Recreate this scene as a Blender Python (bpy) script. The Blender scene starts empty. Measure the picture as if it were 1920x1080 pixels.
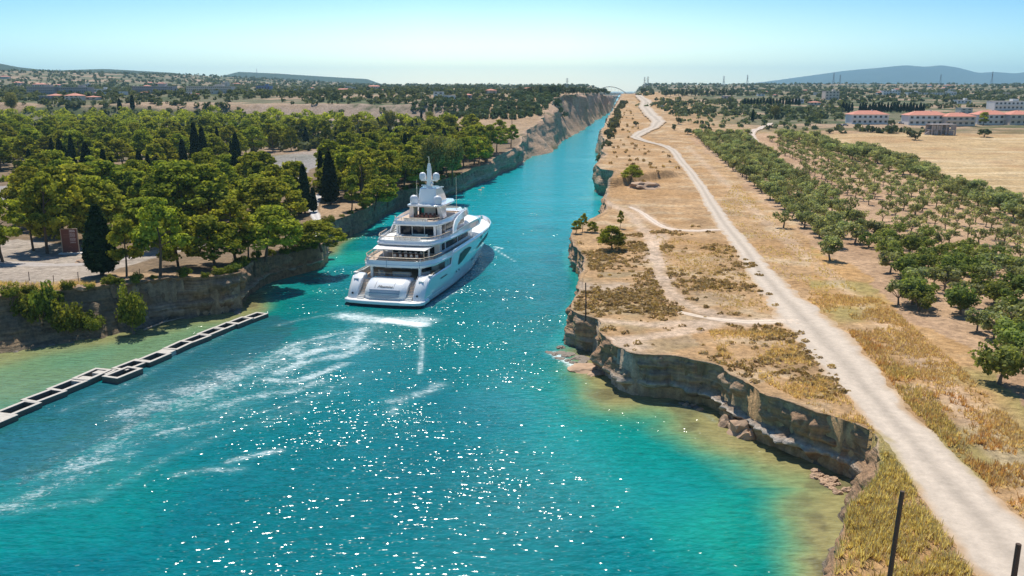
import bpy, math, random, colorsys
import numpy as np
from mathutils import Vector, Matrix

R = math.radians
scene = bpy.context.scene
H = 38.0                       # camera height above the water
FPX = 1600.0                   # focal length in photograph pixels
TH = math.atan(370.0 / FPX)    # tilt below the horizon
ST, CT = math.sin(TH), math.cos(TH)

# ---------------------------------------------------------------- camera, sky, sun, exposure
cam_data = bpy.data.cameras.new('camera')
cam = bpy.data.objects.new('camera', cam_data)
scene.collection.objects.link(cam)
scene.camera = cam
cam_data.sensor_width = 36.0
cam_data.lens = 36.0 * FPX / 1920.0
cam_data.clip_start = 0.5
cam_data.clip_end = 60000.0
cam.location = (0, 0, H)
cam.rotation_euler = (R(90) - TH, 0, 0)

SUN_ELEV, SUN_AZ = R(59), R(-12)          # azimuth from +Y towards +X
world = bpy.data.worlds.new('World')
scene.world = world
world.use_nodes = True
wn, wl = world.node_tree.nodes, world.node_tree.links
bg = wn['Background']
sky = wn.new('ShaderNodeTexSky')
sky.sky_type = 'NISHITA'
sky.sun_disc = False
sky.sun_elevation = SUN_ELEV
sky.sun_rotation = SUN_AZ
sky.altitude = 50
sky.air_density = 1.0
sky.dust_density = 0.15
sky.ozone_density = 3.0
hs = wn.new('ShaderNodeHueSaturation')
hs.inputs['Saturation'].default_value = 1.0
wl.new(sky.outputs[0], hs.inputs['Color'])
tint = wn.new('ShaderNodeMix'); tint.data_type = 'RGBA'; tint.blend_type = 'MULTIPLY'; tint.inputs[0].default_value = 1.0
tint.inputs[7].default_value = (0.94, 1.02, 1.06, 1)
wl.new(hs.outputs[0], tint.inputs[6])
# clearer, bluer air higher up and away from the sun's side
wtc = wn.new('ShaderNodeTexCoord'); wsx = wn.new('ShaderNodeSeparateXYZ'); wl.new(wtc.outputs['Generated'], wsx.inputs[0])
rmp = wn.new('ShaderNodeValToRGB'); rmp.color_ramp.elements[0].color = (1.80, 1.55, 1.25, 1); rmp.color_ramp.elements[0].position = 0.0
rmp.color_ramp.elements[1].color = (.52, .80, .90, 1); rmp.color_ramp.elements[1].position = 0.115
_e = rmp.color_ramp.elements.new(0.05); _e.color = (1.50, 1.38, 1.14, 1)
_e = rmp.color_ramp.elements.new(0.6); _e.color = (.50, .62, .72, 1)
wl.new(wsx.outputs['Z'], rmp.inputs['Fac'])
az1 = wn.new('ShaderNodeMath'); az1.operation = 'ADD'; az1.inputs[1].default_value = .02; wl.new(wsx.outputs['X'], az1.inputs[0])
az2 = wn.new('ShaderNodeMath'); az2.operation = 'ABSOLUTE'; wl.new(az1.outputs[0], az2.inputs[0])
az3 = wn.new('ShaderNodeValToRGB'); az3.color_ramp.elements[0].color = (1.08, 1.04, 1.0, 1); az3.color_ramp.elements[1].color = (.50, .70, .92, 1); az3.color_ramp.elements[0].position = .08; az3.color_ramp.elements[1].position = .55
wl.new(az2.outputs[0], az3.inputs['Fac'])
g1 = wn.new('ShaderNodeMix'); g1.data_type = 'RGBA'; g1.blend_type = 'MULTIPLY'; g1.inputs[0].default_value = 1.0
g2 = wn.new('ShaderNodeMix'); g2.data_type = 'RGBA'; g2.blend_type = 'MULTIPLY'; g2.inputs[0].default_value = 1.0
wl.new(tint.outputs[2], g1.inputs[6]); wl.new(rmp.outputs[0], g1.inputs[7]); wl.new(g1.outputs[2], g2.inputs[6]); wl.new(az3.outputs[0], g2.inputs[7])
wl.new(g2.outputs[2], bg.inputs['Color'])
bg.inputs['Strength'].default_value = 0.125

sun_data = bpy.data.lights.new('sun', 'SUN')
sun_data.energy = 4.9
sun_data.angle = R(0.55)
sun_data.color = (1.0, 0.94, 0.835)
sun = bpy.data.objects.new('sun', sun_data)
scene.collection.objects.link(sun)
sd = Vector((math.sin(SUN_AZ) * math.cos(SUN_ELEV), math.cos(SUN_AZ) * math.cos(SUN_ELEV), math.sin(SUN_ELEV)))
sun.rotation_euler = sd.to_track_quat('Z', 'Y').to_euler()
sun.location = (0, 0, 300)

vs = scene.view_settings
vs.view_transform = 'Standard'
vs.look = 'None'
vs.gamma = 1.0
vs.use_curve_mapping = False
vs.exposure = 0.25
scene.cycles.max_bounces = 8
scene.cycles.transparent_max_bounces = 8
scene.cycles.sample_clamp_indirect = 6.0
scene.cycles.use_denoising = True
scene.cycles.caustics_reflective = False
scene.cycles.caustics_refractive = False

# ---------------------------------------------------------------- helpers
def G(x, y, z=0.0):
    """photograph pixel -> world point on the level z"""
    v = y - 540.0
    d = FPX * ST + v * CT
    t = (H - z) / d
    return (x - 960.0) * t, (FPX * CT - v * ST) * t

def proj(X, Y, Z):
    h = Z - H
    dep = Y * CT - h * ST
    return 960 + FPX * X / dep, 540 - FPX * (h * CT + Y * ST) / dep

# value noise ----------------------------------------------------
def _hash(ix, iy, iz, seed):
    n = (ix.astype(np.int64) * 374761393 + iy.astype(np.int64) * 668265263 + iz.astype(np.int64) * 2147483647 + seed * 974634777) & 0xFFFFFFFF
    n = ((n ^ (n >> 13)) * 1274126177) & 0xFFFFFFFF
    n = (n ^ (n >> 16)) & 0xFFFFFFFF
    return n.astype(np.float64) / 4294967295.0

def vnoise(x, y, z=None, seed=0):
    x = np.asarray(x, float); y = np.asarray(y, float)
    if z is None:
        ix, iy = np.floor(x), np.floor(y)
        fx, fy = x - ix, y - iy
        fx = fx * fx * (3 - 2 * fx); fy = fy * fy * (3 - 2 * fy)
        o = np.zeros_like(ix)
        a = _hash(ix, iy, o, seed); b = _hash(ix + 1, iy, o, seed)
        c = _hash(ix, iy + 1, o, seed); d = _hash(ix + 1, iy + 1, o, seed)
        return (a * (1 - fx) + b * fx) * (1 - fy) + (c * (1 - fx) + d * fx) * fy
    z = np.asarray(z, float)
    iz = np.floor(z); fz = z - iz; fz = fz * fz * (3 - 2 * fz)
    ix, iy = np.floor(x), np.floor(y)
    fx, fy = x - ix, y - iy
    fx = fx * fx * (3 - 2 * fx); fy = fy * fy * (3 - 2 * fy)
    r = []
    for k in (0, 1):
        a = _hash(ix, iy, iz + k, seed); b = _hash(ix + 1, iy, iz + k, seed)
        c = _hash(ix, iy + 1, iz + k, seed); d = _hash(ix + 1, iy + 1, iz + k, seed)
        r.append((a * (1 - fx) + b * fx) * (1 - fy) + (c * (1 - fx) + d * fx) * fy)
    return r[0] * (1 - fz) + r[1] * fz

def fbm(x, y, z=None, seed=0, oct=4):
    s = 0.0; a = 0.5; f = 1.0; n = 0.0
    for k in range(oct):
        s = s + a * vnoise(np.asarray(x) * f + 17.3 * k, np.asarray(y) * f - 9.1 * k, None if z is None else np.asarray(z) * f, seed + k)
        n += a; a *= 0.5; f *= 2.03
    return s / n

def sstep(a, b, x):
    t = np.clip((np.asarray(x, float) - a) / (b - a), 0, 1)
    return t * t * (3 - 2 * t)

def inpoly(X, Y, P):
    X = np.asarray(X, float); Y = np.asarray(Y, float)
    r = np.zeros(X.shape, bool)
    n = len(P); j = n - 1
    for i in range(n):
        xi, yi = P[i]; xj, yj = P[j]
        if yi != yj:
            c = ((yi > Y) != (yj > Y)) & (X < (xj - xi) * (Y - yi) / (yj - yi) + xi)
            r ^= c
        j = i
    return r

def poldist(X, Y, P, vals=None):
    """distance to an open polyline, and the value carried by the nearest place on it"""
    X = np.asarray(X, float); Y = np.asarray(Y, float)
    best = np.full(X.shape, 1e18); bv = np.zeros(X.shape)
    for i in range(len(P) - 1):
        ax, ay = P[i]; bx, by = P[i + 1]
        dx, dy = bx - ax, by - ay
        L = dx * dx + dy * dy + 1e-12
        t = np.clip(((X - ax) * dx + (Y - ay) * dy) / L, 0, 1)
        d = (X - ax - t * dx) ** 2 + (Y - ay - t * dy) ** 2
        m = d < best
        best = np.where(m, d, best)
        if vals is not None:
            bv = np.where(m, vals[i] * (1 - t) + vals[i + 1] * t, bv)
    return np.sqrt(best), bv

# mesh building --------------------------------------------------
COL = scene.collection
def tag(o, label=None, cat=None, group=None, kind=None):
    if label: o['label'] = label
    if cat: o['category'] = cat
    if group: o['group'] = group
    if kind: o['kind'] = kind
    return o

def link(o, parent=None):
    COL.objects.link(o)
    if parent is not None: o.parent = parent
    return o

def empty(name, loc=(0, 0, 0), rz=0.0, s=1.0):
    o = bpy.data.objects.new(name, None)
    o.empty_display_size = 0.5
    COL.objects.link(o)
    o.location = loc; o.rotation_euler = (0, 0, rz)
    o.scale = (s, s, s) if not isinstance(s, tuple) else s
    return o

def mesh_from(name, V, F, mats=(), smooth=False, cols=None, fmat=None, attrs=None):
    """V (n,3); F (m,k) array of one polygon size, or list of index tuples"""
    V = np.asarray(V, np.float32)
    me = bpy.data.meshes.new(name)
    if isinstance(F, np.ndarray):
        m, k = F.shape
        me.vertices.add(len(V)); me.vertices.foreach_set('co', V.ravel())
        me.loops.add(m * k); me.loops.foreach_set('vertex_index', F.astype(np.int32).ravel())
        me.polygons.add(m); me.polygons.foreach_set('loop_start', np.arange(0, m * k, k, dtype=np.int32))
        try: me.polygons.foreach_set('loop_total', np.full(m, k, dtype=np.int32))
        except Exception: pass
    else:
        me.from_pydata([tuple(map(float, v)) for v in V], [], [tuple(int(i) for i in f) for f in F])
    for mt in (mats if isinstance(mats, (list, tuple)) else [mats]): me.materials.append(mt)
    if fmat is not None: me.polygons.foreach_set('material_index', np.asarray(fmat, np.int32))
    if smooth: me.polygons.foreach_set('use_smooth', np.ones(len(me.polygons), bool))
    if cols is not None:
        c = me.color_attributes.new('Col', 'FLOAT_COLOR', 'POINT')
        cc = np.ones((len(V), 4), np.float32); cc[:, :3] = cols
        c.data.foreach_set('color', cc.ravel())
    if attrs:
        for k2, a in attrs.items():
            at = me.attributes.new(k2, 'FLOAT', 'POINT')
            at.data.foreach_set('value', np.asarray(a, np.float32))
    me.update(calc_edges=True)
    return me

def obj(name, me, parent=None, loc=None):
    o = bpy.data.objects.new(name, me)
    link(o, parent)
    if loc is not None: o.location = loc
    return o

class MB:
    """collects boxes, prisms and tubes into ONE mesh"""
    def __init__(s): s.v = []; s.f = []
    def add(s, V, F):
        b = len(s.v); s.v += [tuple(p) for p in V]; s.f += [tuple(i + b for i in f) for f in F]; return s
    def box(s, c, d, rz=0.0, taper=1.0):
        x, y, z = d[0] / 2, d[1] / 2, d[2] / 2
        ca, sa = math.cos(rz), math.sin(rz)
        V = []
        for k in (-1, 1):
            q = 1.0 if k < 0 else taper
            for (i, j) in ((-1, -1), (1, -1), (1, 1), (-1, 1)):
                a, b2 = i * x * q, j * y * q
                V.append((c[0] + a * ca - b2 * sa, c[1] + a * sa + b2 * ca, c[2] + k * z))
        return s.add(V, [(3, 2, 1, 0), (4, 5, 6, 7), (0, 1, 5, 4), (1, 2, 6, 5), (2, 3, 7, 6), (3, 0, 4, 7)])
    def prism(s, P, z0, z1, top=None):
        """outline P (x,y) from z0 to z1; top = other outline for the upper end; z may be a list"""
        n = len(P); T = top if top is not None else P
        a = z0 if hasattr(z0, '__len__') else [z0] * n
        b = z1 if hasattr(z1, '__len__') else [z1] * n
        V = [(p[0], p[1], a[i]) for i, p in enumerate(P)] + [(p[0], p[1], b[i]) for i, p in enumerate(T)]
        F = [tuple(range(n - 1, -1, -1)), tuple(range(n, 2 * n))]
        F += [(i, (i + 1) % n, n + (i + 1) % n, n + i) for i in range(n)]
        return s.add(V, F)
    def rings(s, L, cap=True, closed=True):
        """skin a list of equally long rings of points"""
        n = len(L[0]); V = [p for r in L for p in r]; F = []
        for k in range(len(L) - 1):
            for i in range(n if closed else n - 1):
                j = (i + 1) % n
                F.append((k * n + i, k * n + j, (k + 1) * n + j, (k + 1) * n + i))
        if cap:
            F.append(tuple(range(n - 1, -1, -1))); F.append(tuple((len(L) - 1) * n + i for i in range(n)))
        return s.add(V, F)
    def tube(s, pts, r, n=6):
        pts = [Vector(p) for p in pts]; rr = r if hasattr(r, '__len__') else [r] * len(pts)
        L = []
        for i, p in enumerate(pts):
            d = (pts[min(i + 1, len(pts) - 1)] - pts[max(i - 1, 0)]).normalized()
            up = Vector((0, 0, 1)) if abs(d.z) < 0.9 else Vector((1, 0, 0))
            a = d.cross(up).normalized(); b = d.cross(a).normalized()
            L.append([tuple(p + (a * math.cos(2 * math.pi * k / n) + b * math.sin(2 * math.pi * k / n)) * rr[i]) for k in range(n)])
        return s.rings(L)
    def lathe(s, prof, c=(0, 0, 0), n=16):
        L = [[(c[0] + r * math.cos(2 * math.pi * k / n), c[1] + r * math.sin(2 * math.pi * k / n), c[2] + z) for k in range(n)] for r, z in prof]
        return s.rings(L)
    def mesh(s, name, mat, smooth=False, bevel=0.0):
        me = bpy.data.meshes.new(name)
        me.from_pydata(s.v, [], s.f); me.materials.append(mat)
        import bmesh
        bm = bmesh.new(); bm.from_mesh(me)
        bmesh.ops.recalc_face_normals(bm, faces=bm.faces)
        bm.to_mesh(me); bm.free()
        if smooth:
            me.polygons.foreach_set('use_smooth', np.ones(len(me.polygons), bool))
            try: me.set_sharp_from_angle(angle=R(38))
            except Exception: pass
        me.update()
        return me
    def build(s, name, mat, parent=None, smooth=False, bevel=0.0, seg=2):
        o = obj(name, s.mesh(name, mat, smooth), parent)
        if bevel:
            m = o.modifiers.new('bevel', 'BEVEL'); m.width = bevel; m.segments = seg; m.limit_method = 'ANGLE'
        return o

# materials ------------------------------------------------------
def newmat(name):
    m = bpy.data.materials.new(name); m.use_nodes = True
    return m, m.node_tree.nodes, m.node_tree.links, m.node_tree.nodes['Principled BSDF']

def simple(name, col, rough=0.6, metal=0.0, var=0.0, scale=3.0, bump=0.0, spec=0.5, coat=0.0):
    m, n, l, b = newmat(name)
    b.inputs['Base Color'].default_value = (*col, 1); b.inputs['Roughness'].default_value = rough
    b.inputs['Metallic'].default_value = metal
    b.inputs['Specular IOR Level'].default_value = spec
    b.inputs['Coat Weight'].default_value = coat
    if var or bump:
        tc = n.new('ShaderNodeTexCoord'); nz = n.new('ShaderNodeTexNoise')
        nz.inputs['Scale'].default_value = scale; nz.inputs['Detail'].default_value = 5
        l.new(tc.outputs['Object'], nz.inputs['Vector'])
        if var:
            mx = n.new('ShaderNodeMix'); mx.data_type = 'RGBA'
            mx.inputs[6].default_value = (*[c * (1 - var) for c in col], 1)
            mx.inputs[7].default_value = (*[min(1, c * (1 + var)) for c in col], 1)
            l.new(nz.outputs['Fac'], mx.inputs[0]); l.new(mx.outputs[2], b.inputs['Base Color'])
        if bump:
            bp = n.new('ShaderNodeBump'); bp.inputs['Distance'].default_value = bump
            l.new(nz.outputs['Fac'], bp.inputs['Height']); l.new(bp.outputs[0], b.inputs['Normal'])
    return m

# ================================================================ TERRAIN
RT = np.array([(0, 5.6), (100, 5.7), (160, 5.2), (220, 5.5), (300, 6.5), (450, 9.5), (620, 15), (900, 24), (1200, 30.5), (1800, 39.5), (3000, 58), (14000, 64)])
LT1 = np.array([(0, 7.5), (100, 7.5), (140, 7), (175, 5), (220, 5.5), (300, 6.2), (450, 8.5), (560, 11), (645, 13.5), (678, 16), (700, 27), (835, 34), (1200, 37), (2000, 45), (3000, 55), (14000, 60)])
LT2 = np.array([(0, 7.5), (100, 7.5), (140, 7), (175, 5), (220, 5.5), (300, 6.2), (450, 9), (520, 13), (600, 19), (700, 26), (835, 33.5), (1200, 33.5), (1500, 35), (2000, 44), (3000, 55), (14000, 60)])
_sa, _sb = G(1150, 350, 6.5), G(1290, 328, 7.0)     # the little scarp running inland on the right bank

_c = [(-20, -6), (60, 2), (130, 2), (200, -6), (260, -4), (400, 25)]
for _x, _y in ((1119.5, 241), (1138, 221), (1151, 208), (1156.5, 198), (1158.5, 192), (1161, 186), (1163.8, 179), (1166, 175.5), (1167.2, 173)):
    _g = G(_x, _y); _c.append((_g[1], _g[0]))
CXY = np.array([a for a, _ in _c]); CXX = np.array([b for _, b in _c])
def centre_x(Y):
    return np.interp(Y, CXY, CXX)

def T(X, Y):
    X = np.asarray(X, float); Y = np.asarray(Y, float)
    right = X > centre_x(Y)
    hr = np.interp(Y, RT[:, 0], RT[:, 1])
    w = sstep(-70, -20, X)
    hl = np.interp(Y, LT1[:, 0], LT1[:, 1]) * (1 - w) + np.interp(Y, LT2[:, 0], LT2[:, 1]) * w
    # scarp step
    dx, dy = _sb[0] - _sa[0], _sb[1] - _sa[1]
    L = math.hypot(dx, dy)
    tt = ((X - _sa[0]) * dx + (Y - _sa[1]) * dy) / (L * L)
    dd = ((Y - _sa[1]) * dx - (X - _sa[0]) * dy) / L
    dd = dd + 2.0 * (vnoise(X * .15, Y * .15, seed=5) - .5)
    hr = hr + 2.6 * sstep(-.6, 1.6, dd) * (1 - sstep(40, 150, dd)) * (1 - sstep(.75, 1.05, tt))
    far = sstep(150, 700, Y)
    amp = 0.35 + 3.2 * far
    nz = (fbm(X / 34, Y / 34, seed=1, oct=4) - .5) * amp
    big = (fbm(X / 260, Y / 260, seed=3, oct=3) - .5) * 7 * sstep(500, 1500, Y)
    small = (fbm(X / 3.2, Y / 3.2, seed=2, oct=3) - .5) * .28
    # hill at the far left rises
    lf = sstep(-350, -1400, X) * sstep(900, 2600, Y) * 42
    Z = np.where(right, hr, hl) + nz + big + small + lf
    # the land falls away along the far canal cutting
    e = np.abs(X - centre_x(Y)); low = H - 8.5 * Y / 1642
    w = (1 - sstep(.009 * Y + 16, .020 * Y + 34, e)) * sstep(1250, 1650, Y)
    return Z * (1 - w) + np.minimum(Z, np.maximum(low, 4)) * w

_ys = np.concatenate([np.arange(25, 600, 1.0), np.geomspace(600, 14000, 1500)])
def Gt(x, y):
    """photograph pixel -> point on the ground surface"""
    v = y - 540.0
    d = FPX * ST + v * CT; fw = FPX * CT - v * ST
    t = _ys / fw
    zz = H - d * t
    XX = (x - 960.0) * t
    g = zz - T(XX, _ys)
    k = np.argmax(g < 0) if (g < 0).any() else len(_ys) - 1
    if k > 0:
        a = g[k - 1] / (g[k - 1] - g[k] + 1e-9)
        Y = _ys[k - 1] + (_ys[k] - _ys[k - 1]) * a
    else: Y = _ys[0]
    X = (x - 960.0) * Y / fw
    return float(X), float(Y)

def Gt3(x, y):
    X, Y = Gt(x, y); return X, Y, float(T(X, Y))

# shoreline: photograph pixel of the waterline, inland offset of the rim (m), undercut, shallow width (m)
LEFT = [(-900, 1000, 9, 0, 9), (-300, 745, 8, 0, 11), (0, 668, 7, 0, 12), (100, 650, 7, 0, 12), (200, 632, 6, .1, 12), (270, 620, 4.5, .3, 12), (330, 602, 2.2, .5, 11), (380, 596, 1.6, .6, 10),
        (430, 590, 1.4, .8, 8), (468, 577, 1.4, 1, 6), (486, 552, 1.5, 1, 4), (520, 532, 1.5, 1, 3), (570, 516, 1.2, 1, 2), (612, 500, .8, 1, 2), (623, 482, .6, .9, 3), (622, 462, 1, .6, 6),
        (650, 447, .9, .5, 5), (700, 428, 1.1, .4, 2), (735, 405, 1.3, .4, 1), (760, 393, 1.5, .4, 1), (800, 384, 2, .4, 1), (850, 368, 2, .6, 1), (870, 362, 1.2, .5, 1), (893, 350, 2, .4, 1), (920, 340, 2, .4, 1),
        (938, 328, 2.5, .4, 1), (975, 313, 3, .3, 1), (992, 300, 4, .2, .5), (1008, 292, 10, .1, .5), (1036, 286, 14, 0, .5), (1044, 276, 10, 0, .5), (1060, 262, 12, 0, .5), (1082, 252, 20, 0, .5), (1100, 241, 12, 0, .5),
        (1108, 234, 16, 0, .5), (1128, 221, 14, 0, .5), (1146, 208, 11, 0, .5), (1151, 198, 8, 0, .5), (1153, 192, 8, 0, .5), (1156, 186, 8, 0, .5), (1160, 179, 6, 0, .5), (1163.5, 175.5, 5, 0, .5), (1165.5, 173, 5, 0, .5)]
RIGHT = [(1169, 173, 5, 0, .5), (1168.5, 175.5, 5, 0, .5), (1167.5, 179, 6, 0, .5), (1166, 186, 8, 0, .5), (1164, 192, 8, 0, .5), (1162, 198, 8, 0, .5), (1156, 208, 11, 0, .5), (1148, 221, 12, 0, .5), (1139, 240, 8, 0, .5), (1133, 252, 6, 0, .5), (1116, 284, 3, 0, 2),
         (1121, 297, 3, .1, 2), (1117, 315, 3, .3, 2), (1126, 322, 2, .3, 2), (1113, 333, 1.6, .3, 2), (1110, 357, 1.2, .3, 2), (1122, 366, 1.2, .3, 2), (1143, 370, 1.6, 0, 2), (1121, 397, 2.4, 0, 1),
         (1118, 430, 2.2, 0, 1), (1088, 453, 1.4, .3, 1), (1064, 472, 1.0, .6, 1), (1062, 500, .9, .8, 1), (1077, 522, 1, .6, 1), (1082, 548, 1.2, .2, 1), (1072, 572, 1.2, .1, 1.5), (1064, 602, 1.2, .1, 1.5),
         (1054, 637, 1.2, .1, 2), (1066, 655, 1.2, .3, 4), (1100, 668, 1.2, .4, 5), (1112, 697, 1, .6, 7), (1150, 737, 1, 1, 10), (1200, 750, 1, 1, 12), (1260, 754, 1, 1, 13), (1318, 767, 1, 1, 13),
         (1368, 806, 1.1, .8, 13), (1400, 832, 1.2, .9, 12), (1480, 864, 1.4, 1, 12), (1550, 895, 1.6, 1, 12), (1592, 914, 1.8, .4, 11), (1580, 950, 2.5, 0, 10), (1564, 985, 3, 0, 8), (1546, 1030, 2.2, 0, 6),
         (1528, 1085, 1.6, .1, 5), (1500, 1200, 1.6, .1, 5), (1450, 1500, 1.6, 0, 5), (1380, 2600, 1.6, 0, 5)]

def refine(L, side):
    """dense, slightly ragged waterline with the values of its stations"""
    P = np.array([G(a[0], a[1], 0) for a in L]); A = np.array([a[2:] for a in L], float)
    out = []; val = []
    for i in range(len(P) - 1):
        p0 = P[max(i - 1, 0)]; p1 = P[i]; p2 = P[i + 1]; p3 = P[min(i + 2, len(P) - 1)]
        d = np.linalg.norm(p2 - p1); ds = max(.36, .0036 * p1[1]); n = max(2, int(d / ds))
        for k in range(n):
            t = k / n
            # centripetal-like tame Catmull-Rom
            m1 = (p2 - p0) * .5; m2 = (p3 - p1) * .5
            for m in (m1, m2):
                q = np.linalg.norm(m)
                if q > d: m *= d / q
            h = (2 * t ** 3 - 3 * t ** 2 + 1) * p1 + (t ** 3 - 2 * t ** 2 + t) * m1 + (-2 * t ** 3 + 3 * t ** 2) * p2 + (t ** 3 - t ** 2) * m2
            out.append(h); val.append(A[i] * (1 - t) + A[i + 1] * t)
    out.append(P[-1]); val.append(A[-1])
    out = np.array(out); val = np.array(val)
    tan = np.gradient(out, axis=0); tan /= np.linalg.norm(tan, axis=1)[:, None] + 1e-9
    # smoothed tangents give the inland normal
    for _ in range(6): tan[1:-1] = (tan[:-2] + tan[1:-1] * 2 + tan[2:]) / 4
    tan /= np.linalg.norm(tan, axis=1)[:, None] + 1e-9
    nrm = np.stack([-tan[:, 1], tan[:, 0]], 1)      # left of travel
    # LEFT list runs away from the camera: land on its left. RIGHT list runs towards the camera: land on its left too
    sc = np.clip(.5 + out[:, 1] / 250, .5, 2.5)
    j = (fbm(out[:, 0] / (3 * sc), out[:, 1] / (3 * sc), seed=11 + side, oct=3) - .5) * 1.3 * sc
    out = out + nrm * j[:, None]
    return out, val, nrm

LP, LV, LN = refine(LEFT, 0)
RP, RV, RN = refine(RIGHT, 1)

# shores as closed land outlines
LPOLY = [tuple(p) for p in LP] + [(LP[-1][0], 30000), (-30000, 30000), (-30000, LP[0][1])]
RPOLY = [tuple(p) for p in RP] + [(RP[-1][0] - 2, -60), (30000, -60), (30000, 30000), (RP[0][0], 30000)]
def thin(P, V, tol):
    k = [0]
    for i in range(1, len(P) - 1):
        if np.linalg.norm(P[i] - P[k[-1]]) > tol * max(1, P[i][1] / 100): k.append(i)
    k.append(len(P) - 1); return P[k], V[k]

def inland(X, Y, fine=True):
    """signed distance inland of the waterline and the carried (inset, undercut, shallow) for every point"""
    X = np.asarray(X, float); Y = np.asarray(Y, float)
    land = inpoly(X, Y, LPOLY_T) | inpoly(X, Y, RPOLY_T)
    dl, ii = poldist(X, Y, LT_P, np.arange(len(LT_P)))
    dr, jj = poldist(X, Y, RT_P, np.arange(len(RT_P)))
    useL = dl < dr
    d = np.where(useL, dl, dr)
    ins = np.where(useL, np.interp(ii, np.arange(len(LT_P)), LT_V[:, 0]), np.interp(jj, np.arange(len(RT_P)), RT_V[:, 0]))
    sh = np.where(useL, np.interp(ii, np.arange(len(LT_P)), LT_V[:, 2]), np.interp(jj, np.arange(len(RT_P)), RT_V[:, 2]))
    return np.where(land, d, -d), ins, sh
LT_P, LT_V = thin(LP, LV, 1.6)
RT_P, RT_V = thin(RP, RV, 1.6)
LPOLY_T = [tuple(p) for p in LT_P] + LPOLY[-3:]
RPOLY_T = [tuple(p) for p in RT_P] + RPOLY[-4:]

# ---------------------------------------------------------------- ground materials
def mat_ground():
    m, n, l, b = newmat('ground_material')
    at = n.new('ShaderNodeVertexColor'); at.layer_name = 'Col'
    tc = n.new('ShaderNodeTexCoord')
    def noise(s, d=6, r=.6):
        z = n.new('ShaderNodeTexNoise'); z.inputs['Scale'].default_value = s; z.inputs['Detail'].default_value = d
        z.inputs['Roughness'].default_value = r
        l.new(tc.outputs['Object'], z.inputs['Vector']); return z
    n1 = noise(.9, 8, .7); n2 = noise(.12, 5); n3 = noise(4.0, 5, .7)
    def rng(z, a, c, lo, hi):
        mr = n.new('ShaderNodeMapRange'); mr.inputs[1].default_value = a; mr.inputs[2].default_value = c
        mr.inputs[3].default_value = lo; mr.inputs[4].default_value = hi; l.new(z.outputs['Fac'], mr.inputs[0]); return mr
    a1 = rng(n1, .3, .7, .5, 1.36); a2 = rng(n2, .35, .65, .84, 1.14); a3 = rng(n3, .3, .7, .85, 1.15)
    mu = n.new('ShaderNodeMath'); mu.operation = 'MULTIPLY'; l.new(a1.outputs[0], mu.inputs[0]); l.new(a2.outputs[0], mu.inputs[1])
    mv = n.new('ShaderNodeMath'); mv.operation = 'MULTIPLY'; l.new(mu.outputs[0], mv.inputs[0]); l.new(a3.outputs[0], mv.inputs[1])
    vm = n.new('ShaderNodeVectorMath'); vm.operation = 'SCALE'
    l.new(at.outputs['Color'], vm.inputs[0]); l.new(mv.outputs[0], vm.inputs['Scale'])
    l.new(vm.outputs[0], b.inputs['Base Color'])
    b.inputs['Roughness'].default_value = .95; b.inputs['Specular IOR Level'].default_value = .1
    bp = n.new('ShaderNodeBump'); bp.inputs['Distance'].default_value = .25; bp.inputs['Strength'].default_value = .8
    ad = n.new('ShaderNodeMath'); ad.operation = 'ADD'; l.new(n1.outputs['Fac'], ad.inputs[0]); l.new(n3.outputs['Fac'], ad.inputs[1])
    l.new(ad.outputs[0], bp.inputs['Height']); l.new(bp.outputs[0], b.inputs['Normal'])
    return m
M_GROUND = mat_ground()

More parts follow.
